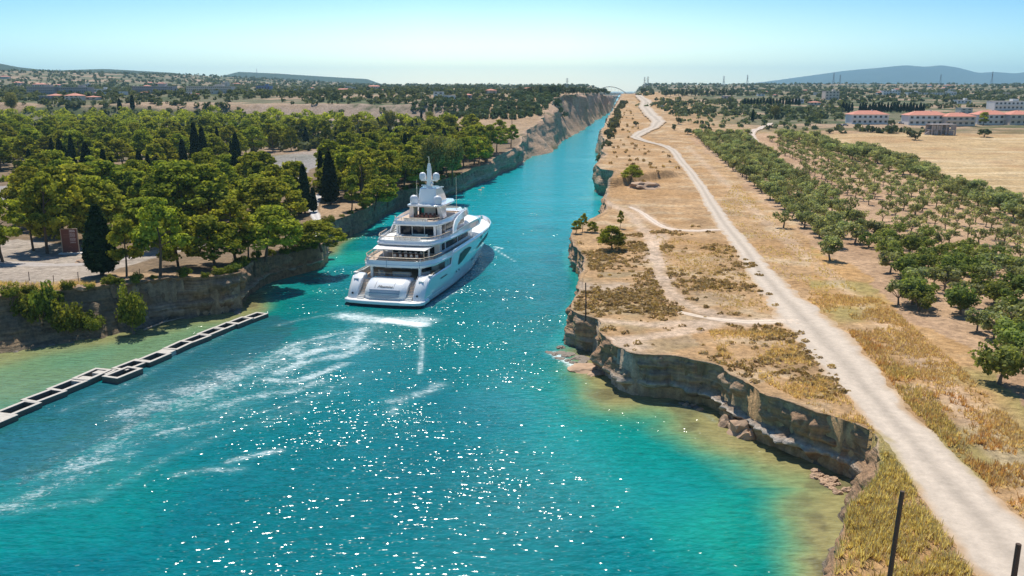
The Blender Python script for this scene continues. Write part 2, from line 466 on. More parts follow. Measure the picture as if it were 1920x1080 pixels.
def mat_cliff():
    m, n, l, b = newmat('cliff_material')
    at = n.new('ShaderNodeVertexColor'); at.layer_name = 'Col'
    tc = n.new('ShaderNodeTexCoord')
    z1 = n.new('ShaderNodeTexNoise'); z1.inputs['Scale'].default_value = 1.4; z1.inputs['Detail'].default_value = 8; z1.inputs['Roughness'].default_value = .7
    l.new(tc.outputs['Object'], z1.inputs['Vector'])
    mp = n.new('ShaderNodeMapping'); mp.inputs['Scale'].default_value = (.12, .12, 3.2)
    l.new(tc.outputs['Object'], mp.inputs['Vector'])
    z2 = n.new('ShaderNodeTexNoise'); z2.inputs['Scale'].default_value = 1.0; z2.inputs['Detail'].default_value = 6
    l.new(mp.outputs[0], z2.inputs['Vector'])
    mq = n.new('ShaderNodeMapping'); mq.inputs['Scale'].default_value = (1.6, 1.6, .25)
    l.new(tc.outputs['Object'], mq.inputs['Vector'])
    z3 = n.new('ShaderNodeTexNoise'); z3.inputs['Scale'].default_value = 1.0; z3.inputs['Detail'].default_value = 5
    l.new(mq.outputs[0], z3.inputs['Vector'])
    def rng(z, lo, hi):
        mr = n.new('ShaderNodeMapRange'); mr.inputs[1].default_value = .3; mr.inputs[2].default_value = .7
        mr.inputs[3].default_value = lo; mr.inputs[4].default_value = hi; l.new(z.outputs['Fac'], mr.inputs[0]); return mr
    a, c, e = rng(z1, .65, 1.3), rng(z2, .72, 1.25), rng(z3, .8, 1.15)
    mu = n.new('ShaderNodeMath'); mu.operation = 'MULTIPLY'; l.new(a.outputs[0], mu.inputs[0]); l.new(c.outputs[0], mu.inputs[1])
    mv = n.new('ShaderNodeMath'); mv.operation = 'MULTIPLY'; l.new(mu.outputs[0], mv.inputs[0]); l.new(e.outputs[0], mv.inputs[1])
    vm = n.new('ShaderNodeVectorMath'); vm.operation = 'SCALE'
    l.new(at.outputs['Color'], vm.inputs[0]); l.new(mv.outputs[0], vm.inputs['Scale'])
    l.new(vm.outputs[0], b.inputs['Base Color'])
    b.inputs['Roughness'].default_value = .9; b.inputs['Specular IOR Level'].default_value = .15
    bp = n.new('ShaderNodeBump'); bp.inputs['Distance'].default_value = .5
    ad = n.new('ShaderNodeMath'); ad.operation = 'ADD'; l.new(z1.outputs['Fac'], ad.inputs[0]); l.new(z2.outputs['Fac'], ad.inputs[1])
    l.new(ad.outputs[0], bp.inputs['Height']); l.new(bp.outputs[0], b.inputs['Normal'])
    return m
M_CLIFF = mat_cliff()

def wpoly(px): return [Gt(x, y) for x, y in px]
# zones traced on the photograph, laid on the ground
Z_ORCH = wpoly([(1295, 258), (1430, 250), (1560, 262), (1700, 300), (1830, 360), (1990, 420), (2100, 700), (1990, 800), (1900, 700), (1800, 660), (1700, 590), (1640, 520), (1560, 480), (1480, 420), (1400, 350)])
Z_FIELD = wpoly([(1520, 252), (1700, 250), (1990, 250), (2300, 300), (2300, 460), (1940, 392), (1780, 330), (1640, 290), (1560, 268)])
Z_PARK = wpoly([(395, 345), (470, 300), (560, 285), (612, 278), (605, 300), (560, 335), (480, 365)])
Z_LOTL = wpoly([(-60, 352), (0, 350), (60, 345), (120, 345), (60, 372), (0, 385), (-60, 400)])
Z_SIGN = wpoly([(-80, 455), (60, 450), (230, 470), (330, 452), (420, 440), (420, 455), (300, 480), (180, 515), (90, 530), (-80, 530)])
Z_FOREST = wpoly([(-300, 300), (0, 216), (400, 214), (700, 224), (860, 236), (985, 262), (1000, 292), (940, 325), (860, 355), (760, 385), (600, 380), (600, 470), (540, 500), (400, 515), (200, 510), (60, 480), (-300, 560)])
# bare worn tracks on the right bank
TRK = [[(1185, 385), (1215, 410), (1255, 430), (1300, 433), (1352, 430)], [(1240, 520), (1265, 560), (1330, 590), (1400, 608), (1480, 604)], [(1120, 600), (1220, 610), (1340, 600), (1470, 600)],
       [(1160, 640), (1260, 625), (1330, 608)], [(1240, 440), (1225, 470), (1240, 520)], [(1120, 372), (1180, 400), (1215, 440), (1235, 500)], [(1290, 275), (1420, 400), (1560, 520), (1690, 640), (1830, 790), (1960, 930)]]
TRKW = [[Gt(x, y) for x, y in t] for t in TRK]

def colmix(c, col, w):
    w = np.clip(w, 0, 1)[:, None]
    return c * (1 - w) + np.array(col) * w

def ground_color(X, Y):
    n = X.shape[0]
    px, py = proj(X, Y, T(X, Y))
    right = X > centre_x(Y)
    a = fbm(X / 18, Y / 18, seed=21); b = fbm(X / 4.5, Y / 4.5, seed=22, oct=3); c2 = fbm(X / 55, Y / 55, seed=23); e = fbm(X / 1.6, Y / 1.6, seed=24, oct=2)
    C = np.tile(np.array([.47, .30, .155]), (n, 1))
    C = colmix(C, (.53, .385, .235), sstep(.5, .7, b))
    C = colmix(C, (.30, .19, .10), sstep(.54, .72, fbm(X / 7, Y / 7, seed=27)) * .55)
    C = colmix(C, (.43, .255, .115), sstep(.5, .68, a) * .8)
    # green-brown cushions zone colour
    sc = right & (py > 455) & (px < 1330) & (px < 1000 + .9 * (py - 300))
    C = colmix(C, (.27, .20, .10), sc * sstep(.42, .62, b) * .55)
    C = colmix(C, (.56, .44, .33), sc * sstep(.55, .75, a) * .8)
    # right verge: deep golden grass
    vg = right & (Y < 200) & (px > 1520)
    C = colmix(C, (.50, .29, .115), vg * sstep(.4, .62, c2) * .75)
    C = colmix(C, (.30, .27, .10), vg * sstep(.56, .7, a) * .7)
    for t in TRKW:
        d, _ = poldist(X, Y, t)
        C = colmix(C, (.60, .46, .34), (1 - sstep(.4, 2.4, d + (b - .5) * 3)) * (.4 if t is TRKW[-1] else .7))
    # the orchard's ploughed reddish soil and the mown field
    m = inpoly(X + (a - .5) * 10, Y + (b - .5) * 10, Z_ORCH)
    C = colmix(C, (.48, .32, .20), m * .9); C = colmix(C, (.40, .25, .15), m * sstep(.5, .7, a) * .7)
    m = inpoly(X + (a - .5) * 12, Y + (b - .5) * 12, Z_FIELD)
    C = colmix(C, (.50, .355, .185), m * .9); C = colmix(C, (.62, .48, .29), m * sstep(.5, .66, fbm(X / 40, Y / 7, seed=31)) * .7)
    C = colmix(C, (.42, .25, .12), m * sstep(.55, .7, c2) * .6)
    # left bank
    lf = ~right
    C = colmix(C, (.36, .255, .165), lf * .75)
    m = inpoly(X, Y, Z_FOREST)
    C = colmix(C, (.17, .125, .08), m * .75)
    for Z, col in ((Z_PARK, (.33, .31, .30)), (Z_LOTL, (.36, .33, .31)), (Z_SIGN, (.40, .34, .28))):
        m = inpoly(X + (a - .5) * 4, Y + (b - .5) * 4, Z)
        C = colmix(C, col, m * .9)
    # far country: olive scrub with bare earth strips
    fr = np.where(right, sstep(430, 640, Y), sstep(330, 460, Y))
    st = fbm(X / 90, Y / 26, seed=33, oct=4)
    sb = fbm(X / 28, Y / 28, seed=34, oct=4)
    far = np.tile(np.array([.17, .16, .095]), (n, 1))
    far = colmix(far, (.09, .11, .05), sstep(.45, .6, sb))
    far = colmix(far, (.38, .27, .18), sstep(.53, .62, st))
    edge = np.where(right, X - centre_x(Y), centre_x(Y) - X)
    bare = (1 - sstep(60, 150, edge + (a - .5) * 60)) * (Y < 1600)
    keep = np.maximum(inpoly(X, Y, Z_FIELD), inpoly(X, Y, Z_ORCH))
    w = fr * (1 - bare) * (1 - keep)
    C = C * (1 - w[:, None]) + far * w[:, None]
    # pale quarried scarp on the left
    q = lf & (Y > 668) & (Y < 706) & (X < -40) & (X > -205 + (a - .5) * 60)
    C = colmix(C, (.40, .30, .23), q * .85 * sstep(.35, .6, b + .12))
    return np.clip(C, .02, .9)

def build_ground():
    ys = [12.0]
    while ys[-1] < 3000: ys.append(ys[-1] + max(.32, .0046 * ys[-1]))
    while ys[-1] < 14000: ys.append(ys[-1] * 1.018)
    ys = np.array(ys)
    tx = np.concatenate([np.arange(-1.0, -.68, .012), np.arange(-.68, .68, .0031), np.arange(.68, 1.0, .012)])
    YY, TT = np.meshgrid(ys, tx, indexing='ij')
    XX = TT * (YY + 22)
    # leave only points on or near land
    shp = XX.shape
    x, y = XX.ravel(), YY.ravel()
    sdv = np.full(x.shape, 1e3); ins = np.ones(x.shape)
    near = np.zeros(x.shape, bool)
    # coarse test: distance to the canal axis / bays
    dl, _ = poldist(x[::1], y[::1], LT_P[::4]); dr, _ = poldist(x, y, RT_P[::4])
    near = np.minimum(dl, dr) < (25 + .03 * y)
    lnd = inpoly(x, y, LPOLY_T) | inpoly(x, y, RPOLY_T)
    sdv = np.where(lnd, 1e3, -1e3)
    s, i_, _ = inland(x[near], y[near])
    sdv[near] = s; ins[near] = i_
    z = T(x, y)
    lip = np.maximum(.25, .0022 * y)
    dry = sdv > ins + lip
    z = np.where(dry, z, -1.5)
    keepv = sdv > -3
    nr, nc = shp
    idx = np.arange(nr * nc).reshape(shp)
    F = np.stack([idx[:-1, :-1], idx[:-1, 1:], idx[1:, 1:], idx[1:, :-1]], -1).reshape(-1, 4)
    ok = keepv[F].any(1) & dry[F].any(1)
    F = F[ok]
    used = np.unique(F); mp = np.full(nr * nc, -1); mp[used] = np.arange(len(used))
    V = np.stack([x, y, z], 1)[used]; F = mp[F]
    C = ground_color(V[:, 0], V[:, 1])
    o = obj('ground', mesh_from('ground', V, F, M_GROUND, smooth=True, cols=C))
    tag(o, kind='structure')
    return o
build_ground()

def build_cliff(P, V_, N, name, seed):
    """the rock face between waterline and rim, with ledges, undercuts and buttresses"""
    nv = 46
    s = np.arange(len(P))
    ds = np.r_[0, np.cumsum(np.linalg.norm(np.diff(P, axis=0), axis=1))]
    ins = V_[:, 0]; und = V_[:, 1]
    lip = np.maximum(.7, .007 * P[:, 1])
    rim = P + N * (ins + lip * .3)[:, None]
    h = T(rim[:, 0], rim[:, 1])
    vs_ = np.linspace(-.14, 1.0, nv)
    rows = []; cols = []
    ux, uy = P[:, 0], P[:, 1]
    sc = np.clip(uy / 150, 1, 6 if seed == 0 else 2.2)
    for v in vs_:
        vv = max(v, 0)
        steep = ins * vv ** .8
        ld = .15 + 1.0 * vnoise(ds / 7, ds * 0, seed=61 + seed); vs2 = .34 + .14 * (vnoise(ds / 16, ds * 0, seed=62 + seed) - .5)
        notch = und * (1.5 * np.exp(-((v - .05) / .16) ** 2) - .75 * ld * np.exp(-((v - vs2) / .06) ** 2) + .4 * ld * np.exp(-((v - vs2 - .2) / .12) ** 2))
        butt = (fbm(ux / (3.6 * sc), uy / (3.6 * sc), np.full_like(ux, v * 1.3), seed=41 + seed, oct=3) - .5) * (2.9 + .8 * sc) * (.4 + .6 * min(1, 3 * vv))
        rill = np.abs(vnoise(ux / (1.4 * sc), uy / (1.4 * sc), np.full_like(ux, v * .8), seed=47 + seed) - .5) * 1.1 * sc * .6
        lay = (vnoise(np.full_like(ux, v * 9), ds / 30, seed=43 + seed) - .5) * .55
        rgh = (fbm(ux / .8, uy / .8, np.full_like(ux, v * 8), seed=45 + seed, oct=2) - .5) * .75
        rid = (.5 - np.abs(2 * fbm(ux / 2.3, uy / 2.3, np.full_like(ux, v * 2.6), seed=51 + seed, oct=3) - 1)) * 1.3
        crk = -.5 * np.exp(-((vnoise(ds / 1.7, ds * 0 + v * .6, seed=53 + seed) - .5) / .045) ** 2) * (uy < 260)
        big_ = (fbm(ux / 38, uy / 38, np.full_like(ux, v * .7), seed=54 + seed, oct=3) - .5) * np.interp(uy, [0, 260, 420, 800, 4000], [0, 0, 12, 34, 30] if seed == 0 else [0, 0, 3, 4, 4]) * min(1, .25 + v)
        rgh = rgh + rid - crk * 1.0 + big_
        top = 1 - sstep(.9, 1.0, v) * .75
        off = steep + notch + (butt + rill + lay + rgh) * top
        q = P + N * off[:, None]
        z = np.where(v < 0, v * 8, v * h)
        rows.append(np.stack([q[:, 0], q[:, 1], z * np.ones_like(ux)], 1))
        # colour by layer: dark wet foot, pale band, brown conglomerate, ochre top
        c = np.tile(np.array([.40, .25, .15]), (len(ux), 1))
        nn = fbm(ds / 9, np.full_like(ds, v * 3), seed=49 + seed)
        c = colmix(c, (.46, .34, .235), sstep(.5, .7, nn))
        c = colmix(c, (.27, .205, .155), sstep(.55, .75, fbm(ds / 5, np.full_like(ds, v * 2), seed=50 + seed)) * .8)
        c = colmix(c, (.50, .455, .40), np.full(len(ux), math.exp(-((v - .32) / .06) ** 2)) * np.clip(und, .1, 1) * .9)
        c = colmix(c, (.19, .165, .13), np.full(len(ux), float(1 - sstep(.02, .14, v))) * .85)
        slope = sstep(3.2, 5.5, ins) * (uy < 170)
        c = colmix(c, (.30, .23, .14), slope * .6)
        if seed == 0: c = c * np.interp(uy, [0, 280, 360], [.76, .76, 1.0])[:, None]  # near left face darkened in its colour to stand in for tree shade
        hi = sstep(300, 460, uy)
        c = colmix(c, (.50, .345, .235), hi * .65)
        c = colmix(c, (.12, .13, .06), hi * sstep(.6, .72, fbm(ux / 16, uy / 16, np.full_like(ux, v * 2), seed=57)) * .7)
        cols.append(c)
    # inland lip, dipping under the ground sheet
    for k, (e, dz) in enumerate(((.5, .05), (1.0, .04), (1.45, -.5))):
        q = P + N * (ins + lip * e)[:, None]
        jit = (fbm(q[:, 0] / 2, q[:, 1] / 2, seed=60) - .5) * .1
        z = T(q[:, 0], q[:, 1]) + dz + jit
        rows.append(np.stack([q[:, 0], q[:, 1], z], 1))
        cols.append(ground_color(q[:, 0], q[:, 1]))
    nr = len(rows); nc = len(P)
    V = np.concatenate(rows); C = np.concatenate(cols)
    idx = np.arange(nr * nc).reshape(nr, nc)
    F = np.stack([idx[:-1, :-1], idx[:-1, 1:], idx[1:, 1:], idx[1:, :-1]], -1).reshape(-1, 4)
    o = obj('cliff', mesh_from('cliff', V, F, M_CLIFF, smooth=True, cols=C))
    tag(o, kind='structure')
    try: o.data.set_sharp_from_angle(angle=R(50))
    except Exception: pass
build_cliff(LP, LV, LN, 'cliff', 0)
build_cliff(RP, RV, RN, 'cliff', 7)

# ---------------------------------------------------------------- far hills
def hill_ridge(name, prof, Y, depth, mat, seed):
    """prof: photograph pixels of the skyline; a real ridge of that height at distance Y"""
    prof = np.array(prof, float)
    xs = np.linspace(prof[0, 0], prof[-1, 0], 260)
    yy = np.interp(xs, prof[:, 0], prof[:, 1])
    for _ in range(3): yy[1:-1] = (yy[:-2] + yy[1:-1] + yy[2:]) / 3
    D = 1642.0
    X = (xs - 960) / D * Y
    Z = H + (170 - yy) / D * Y
    rows = []
    base = 30.0
    for k, f in enumerate(np.linspace(-1, 1, 41)):
        pr = math.cos(f * math.pi / 2) ** 1.3
        rn = (fbm(X / (Y * .03), np.full_like(X, f * 5 + seed), seed=seed, oct=4) - .5) * (1 - pr) * 1.1 * (Z - base)
        rg = (fbm(X / (Y * .006), np.full_like(X, f * 12), seed=seed + 3, oct=3) - .5) * (Z - base) * .10 * (1 if abs(f) > .05 else .3)
        z = base - 15 + (Z - base + 15) * pr + (rn + rg) * (1 - pr ** 3)
        rows.append(np.stack([X * (1 + f * depth / Y), np.full_like(X, Y + f * depth), z], 1))
    V = np.concatenate(rows); nr, nc = 41, len(xs)
    idx = np.arange(nr * nc).reshape(nr, nc)
    F = np.stack([idx[:-1, :-1], idx[:-1, 1:], idx[1:, 1:], idx[1:, :-1]], -1).reshape(-1, 4)
    o = obj(name, mesh_from(name, V, F, mat, smooth=True)); tag(o, kind='structure')
M_HILL = simple('hill_scrub', (.05, .065, .035), .95, var=.55, scale=.012, spec=.05)
M_MTN = simple('mountain_rock', (.06, .065, .045), .95, var=.3, scale=.002, spec=.05)
hill_ridge('hills', [(-420, 112), (-200, 116), (0, 120), (40, 128), (100, 134), (200, 131), (330, 138), (420, 152), (520, 158), (600, 162), (640, 168)], 4600, 1500, M_HILL, 71)
hill_ridge('hills', [(395, 160), (425, 142), (450, 136), (520, 139), (600, 144), (690, 149), (712, 157), (735, 160), (800, 166)], 6200, 1500, M_HILL, 72)
hill_ridge('mountain', [(1300, 164), (1380, 160), (1440, 153), (1500, 145), (1580, 134), (1640, 129), (1692, 124), (1730, 127), (1760, 124), (1790, 128), (1830, 138), (1860, 136), (1900, 139), (1960, 130), (2100, 128), (2300, 150)], 15000, 3200, M_MTN, 73)
hill_ridge('hills', [(1340, 168), (1370, 161), (1420, 160), (1470, 162), (1520, 168)], 9000, 1200, M_HILL, 74)

# ---------------------------------------------------------------- water
FOAM = [  # photograph pixels, half-width (m), strength
    ([(650, 592), (700, 600), (750, 602), (790, 600)], 3.4, .72), ([(725, 600), (765, 606), (788, 608)], 2.0, 1.15), ([(786, 605), (791, 640), (790, 668), (787, 700)], .55, .6), ([(640, 586), (560, 600), (520, 610)], .9, .4),
    ([(680, 618), (655, 650), (600, 655), (560, 670)], 2.2, .62), ([(690, 645), (640, 668), (570, 678), (520, 700)], 2.0, .6), ([(640, 625), (570, 640), (520, 660)], 1.8, .5), ([(645, 683), (600, 700), (560, 715), (500, 712)], 1.6, .6),
    ([(560, 650), (480, 690), (420, 715), (350, 735)], 4.0, .5), ([(430, 700), (380, 740), (300, 760), (240, 775)], 3.5, .5), ([(290, 740), (250, 800), (190, 850), (120, 880)], 3.0, .42),
    ([(600, 715), (540, 735), (470, 745), (400, 765)], 2.2, .48), ([(400, 790), (330, 805), (290, 815)], 1.0, .5), ([(240, 852), (180, 868), (120, 885)], 1.5, .5), ([(120, 900), (60, 930), (-20, 960)], 2.0, .45),
    ([(520, 845), (470, 855), (430, 866)], .9, .55), ([(450, 880), (390, 880), (330, 890)], 1.0, .42), ([(740, 752), (770, 742), (800, 735), (825, 722)], 1.5, .5), ([(700, 640), (740, 650), (770, 640)], 1.6, .35), ([(640, 640), (520, 680), (430, 710), (330, 760)], 8.5, .40), ([(400, 740), (270, 800), (120, 890)], 6.5, .34), ([(700, 612), (640, 635), (590, 650)], 4.0, .42), ([(520, 720), (430, 770), (330, 810)], 4.0, .33), ([(680, 700), (600, 740), (500, 790)], 2.5, .27), ([(300, 722), (240, 742), (200, 755)], 1.5, .3),
    ([(800, 575), (830, 560), (860, 540)], 1.2, .5), ([(840, 550), (880, 520)], .8, .3), ([(925, 465), (945, 478), (965, 490)], .5, .7), ([(930, 463), (942, 466)], .6, .9), ([(480, 590), (400, 640), (330, 672), (240, 720), (120, 770)], 1.2, .28),
    ([(1036, 662), (1055, 672), (1080, 690)], 1.1, .8), ([(740, 765), (736, 776)], 1.0, .5), ([(0, 960), (100, 900), (200, 880)], 1.2, .3), ([(1250, 757), (1315, 770), (1340, 790)], .4, .4), ([(560, 770), (450, 800), (330, 850), (180, 930)], 1.3, .3),
    ([(30, 960), (90, 948), (180, 938)], 1.0, .35), ([(620, 730), (560, 752), (480, 775)], 1.0, .4)]
FOAMW = [([G(x, y) for x, y in p], w, s) for p, w, s in FOAM]
TINT = [  # px, py, radius x (m), colour, weight : patches of other water colour (sand or weed bed seen through)
    (640, 480, 11, (.01, .36, .22), .6), (545, 548, 8, (.01, .30, .24), .45), (110, 960, 12, (.0, .23, .18), .4), (1120, 372, 8, (.2, .5, .45), .35), (1105, 300, 20, (.08, .48, .52), .3),
    (1200, 840, 16, (.0, .32, .27), .45), (1330, 930, 13, (.005, .24, .22), .5), (1440, 1000, 9, (.01, .30, .19), .5), (1120, 760, 12, (.02, .33, .30), .4), (1160, 690, 6, (.12, .38, .25), .4), (960, 760, 12, (.04, .20, .22), .3), (975, 900, 11, (.04, .20, .21), .35), (940, 1010, 9, (.03, .19, .2), .3), (700, 900, 16, (.0, .11, .13), .4), (520, 980, 12, (.0, .12, .13), .35)]

def water_color(X, Y):
    n = len(X)
    px, py = proj(X, Y, np.zeros(n))
    sd_, ins, sh = inland(X, Y)
    d = -sd_
    a = fbm(X / 9, Y / 9, seed=81); b = fbm(X / 2.5, Y / 2.5, seed=82, oct=3); c2 = fbm(X / 30, Y / 30, seed=83)
    C = np.tile(np.array([.0, .15, .165]), (n, 1))
    C = colmix(C, (.0, .325, .37), sstep(130, 300, Y))           # milky canal water
    C = colmix(C, (.0, .115, .145), sstep(.5, .75, a) * .45 * (1 - sstep(200, 330, Y)))
    C = colmix(C, (.0, .19, .17), sstep(.5, .7, c2) * .45 * (1 - sstep(150, 260, Y)))
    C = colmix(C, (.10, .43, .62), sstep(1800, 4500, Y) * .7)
    for (x, y, r, col, w) in TINT:
        gx, gy = G(x, y)
        q = np.hypot(X - gx, (Y - gy)) / r + (a - .5) * .9
        C = colmix(C, col, (1 - sstep(.35, 1.25, q)) * w)
    # shelving bed
    q = d / np.maximum(sh, .2) + (a - .5) * .55
    big = sstep(2.5, 5, sh)
    C = colmix(C, (.0, .20, .155), (1 - sstep(.5, 1.6, q)) * .8 * big)
    C = colmix(C, (.16, .31, .13), (1 - sstep(.2, .85, q)) * .8 * big)
    C = colmix(C, (.30, .24, .10), (1 - sstep(.0, .55, q)) * .85 * big)
    C = colmix(C, (.10, .09, .05), (1 - sstep(.0, .5, q)) * sstep(.55, .7, b) * .6 * big)
    C = colmix(C, (.02, .35, .30), (1 - sstep(.2, 1.4, q)) * .4 * (1 - big))
    # the quiet shallow pool behind the caissons
    P = [G(*p) for p in ((-900, 1000), (-300, 745), (0, 660), (270, 612), (440, 584), (500, 575), (500, 585), (380, 633), (230, 698), (130, 722), (0, 775), (-300, 880), (-900, 1150))]
    m = inpoly(X, Y, P) * 1.0
    C = colmix(C, (.17, .265, .125), m * .85); C = colmix(C, (.26, .25, .10), m * (1 - sstep(.1, 1.0, d / 8 + (a - .5) * .5)) * .8)
    C = colmix(C, (.05, .26, .17), m * sstep(.45, .65, c2 + .05) * .5)
    # dark weedy bed just outside them
    P = [G(*p) for p in ((0, 780), (130, 728), (230, 702), (380, 640), (500, 590), (560, 610), (450, 690), (250, 800), (60, 900), (-80, 900))]
    m = inpoly(X + (a - .5) * 6, Y + (b - .5) * 6, P) * 1.0
    C = colmix(C, (.02, .105, .135), m * .7)
    C = colmix(C, (.02, .12, .09), m * sstep(.5, .7, b) * .3)
    return np.clip(C, 0, 1)

def foam_map(X, Y):
    f = np.zeros(len(X))
    a = fbm(X / 3.2, Y / 3.2, seed=91); 
    for P, w, s in FOAMW:
        P = np.array(P)
        lo = P.min(0) - 3 * w - 1; hi = P.max(0) + 3 * w + 1
        k = np.where((X > lo[0]) & (X < hi[0]) & (Y > lo[1]) & (Y < hi[1]))[0]
        if len(k) == 0: continue
        d, _ = poldist(X[k], Y[k], P)
        v = s * np.exp(-(d / w) ** 2 * (.7 + .9 * a[k]))
        f[k] = np.maximum(f[k], v)
    return f

def mat_water():
    m, n, l, b = newmat('water_material')
    at = n.new('ShaderNodeVertexColor'); at.layer_name = 'Col'
    fo = n.new('ShaderNodeAttribute'); fo.attribute_name = 'foam'
    tc = n.new('ShaderNodeTexCoord')
    def noise(sx, sy, rot, scale, d, r, dist=0.0):
        mp = n.new('ShaderNodeMapping'); mp.inputs['Scale'].default_value = (sx, sy, 1); mp.inputs['Rotation'].default_value = (0, 0, rot)
        l.new(tc.outputs['Object'], mp.inputs['Vector'])
        z = n.new('ShaderNodeTexNoise'); z.inputs['Scale'].default_value = scale; z.inputs['Detail'].default_value = d; z.inputs['Roughness'].default_value = r
        z.inputs['Distortion'].default_value = dist
        l.new(mp.outputs[0], z.inputs['Vector']); return z
    w1 = noise(.55, 1.2, .25, 1.3, 1, .4); w2 = noise(.65, 1.15, -.45, 2.9, 0, .5); w3 = noise(.4, 1.0, .1, .2, 1, .5)
    def mul(a, k):
        q = n.new('ShaderNodeMath'); q.operation = 'MULTIPLY'; l.new(a, q.inputs[0]); q.inputs[1].default_value = k; return q.outputs[0]
    def add(a, c):
        q = n.new('ShaderNodeMath'); q.operation = 'ADD'; l.new(a, q.inputs[0]); l.new(c, q.inputs[1]); return q.outputs[0]
    hgt = add(add(mul(w1.outputs['Fac'], .26), mul(w2.outputs['Fac'], .105)), mul(w3.outputs['Fac'], .6))
    bp = n.new('ShaderNodeBump'); bp.inputs['Distance'].default_value = 1.0; bp.inputs['Strength'].default_value = 1.0
    gust = n.new('ShaderNodeMapRange'); gust.inputs[1].default_value = .35; gust.inputs[2].default_value = .65; gust.inputs[3].default_value = .5; gust.inputs[4].default_value = 1.08
    gz = noise(1, 1.6, .2, .045, 3, .55); l.new(gz.outputs['Fac'], gust.inputs[0]); l.new(gust.outputs[0], bp.inputs['Strength'])
    l.new(hgt, bp.inputs['Height']); l.new(bp.outputs[0], b.inputs['Normal'])
    # foam threads
    f1 = noise(.5, 1.4, .3, 1.3, 10, .78, 2.2); f2 = noise(1, 1, 0, .4, 5, .65, 1.2)
    fs = add(mul(f1.outputs['Fac'], 1.0), mul(f2.outputs['Fac'], .35))
    th = n.new('ShaderNodeMath'); th.operation = 'ADD'; l.new(fs, th.inputs[0])
    fm = mul(fo.outputs['Fac'], .46); l.new(fm, th.inputs[1])
    mr = n.new('ShaderNodeMapRange'); mr.inputs[1].default_value = .85; mr.inputs[2].default_value = 1.16
    l.new(th.outputs[0], mr.inputs[0])
    gate = n.new('ShaderNodeMapRange'); gate.inputs[1].default_value = .02; gate.inputs[2].default_value = .22; l.new(fo.outputs['Fac'], gate.inputs[0])
    ff = n.new('ShaderNodeMath'); ff.operation = 'MULTIPLY'; l.new(mr.outputs[0], ff.inputs[0]); l.new(gate.outputs[0], ff.inputs[1])
    mx = n.new('ShaderNodeMix'); mx.data_type = 'RGBA'; l.new(ff.outputs[0], mx.inputs[0])
    # small tonal ripple in the body colour
    rp = noise(.45, 1.5, .2, 1.0, 7, .68)
    rr = n.new('ShaderNodeMapRange'); rr.inputs[1].default_value = .3; rr.inputs[2].default_value = .7; rr.inputs[3].default_value = .68; rr.inputs[4].default_value = 1.26
    l.new(rp.outputs['Fac'], rr.inputs[0])
    vm = n.new('ShaderNodeVectorMath'); vm.operation = 'SCALE'; l.new(at.outputs['Color'], vm.inputs[0]); l.new(rr.outputs[0], vm.inputs['Scale'])
    l.new(vm.outputs[0], mx.inputs[6]); mx.inputs[7].default_value = (.80, .86, .86, 1)
    l.new(mx.outputs[2], b.inputs['Base Color'])
    ro = n.new('ShaderNodeMapRange'); ro.inputs[3].default_value = .135; ro.inputs[4].default_value = .8; l.new(ff.outputs[0], ro.inputs[0])
    l.new(ro.outputs[0], b.inputs['Roughness'])
    b.inputs['IOR'].default_value = 1.33; b.inputs['Specular IOR Level'].default_value = .30
    return m
M_WATER = mat_water()

def build_water():
    ys = [10.0]
    while ys[-1] < 420: ys.append(ys[-1] + max(.3, .0042 * ys[-1]))
    while ys[-1] < 40000: ys.append(ys[-1] * 1.03)
    ys = np.array(ys)
    tx = np.concatenate([np.arange(-1.1, -.64, .02), np.arange(-.64, .45, .0034), np.arange(.45, 1.1, .02)])
    YY, TT = np.meshgrid(ys, tx, indexing='ij'); XX = TT * (YY + 22)
    shp = XX.shape; x, y = XX.ravel(), YY.ravel()
    lnd = inpoly(x, y, LPOLY_T) | inpoly(x, y, RPOLY_T)
    dl, _ = poldist(x, y, LT_P[::4]); dr, _ = poldist(x, y, RT_P[::4])
    near = np.minimum(dl, dr) < (12 + .02 * y)
    keep = (~lnd) | near
    idx = np.arange(x.size).reshape(shp)
    F = np.stack([idx[:-1, :-1], idx[:-1, 1:], idx[1:, 1:], idx[1:, :-1]], -1).reshape(-1, 4)
    F = F[keep[F].any(1)]
    used = np.unique(F); mp = np.full(x.size, -1); mp[used] = np.arange(len(used)); F = mp[F]
    x, y = x[used], y[used]
    V = np.stack([x, y, np.zeros_like(x)], 1)
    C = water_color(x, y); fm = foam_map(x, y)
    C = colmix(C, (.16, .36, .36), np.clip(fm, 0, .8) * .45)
    o = obj('water', mesh_from('water', V, F, M_WATER, smooth=True, cols=C, attrs={'foam': fm}))
    tag(o, kind='structure')
build_water()

# ================================================================ PLANTS
rng = np.random.default_rng(7)
random.seed(7)

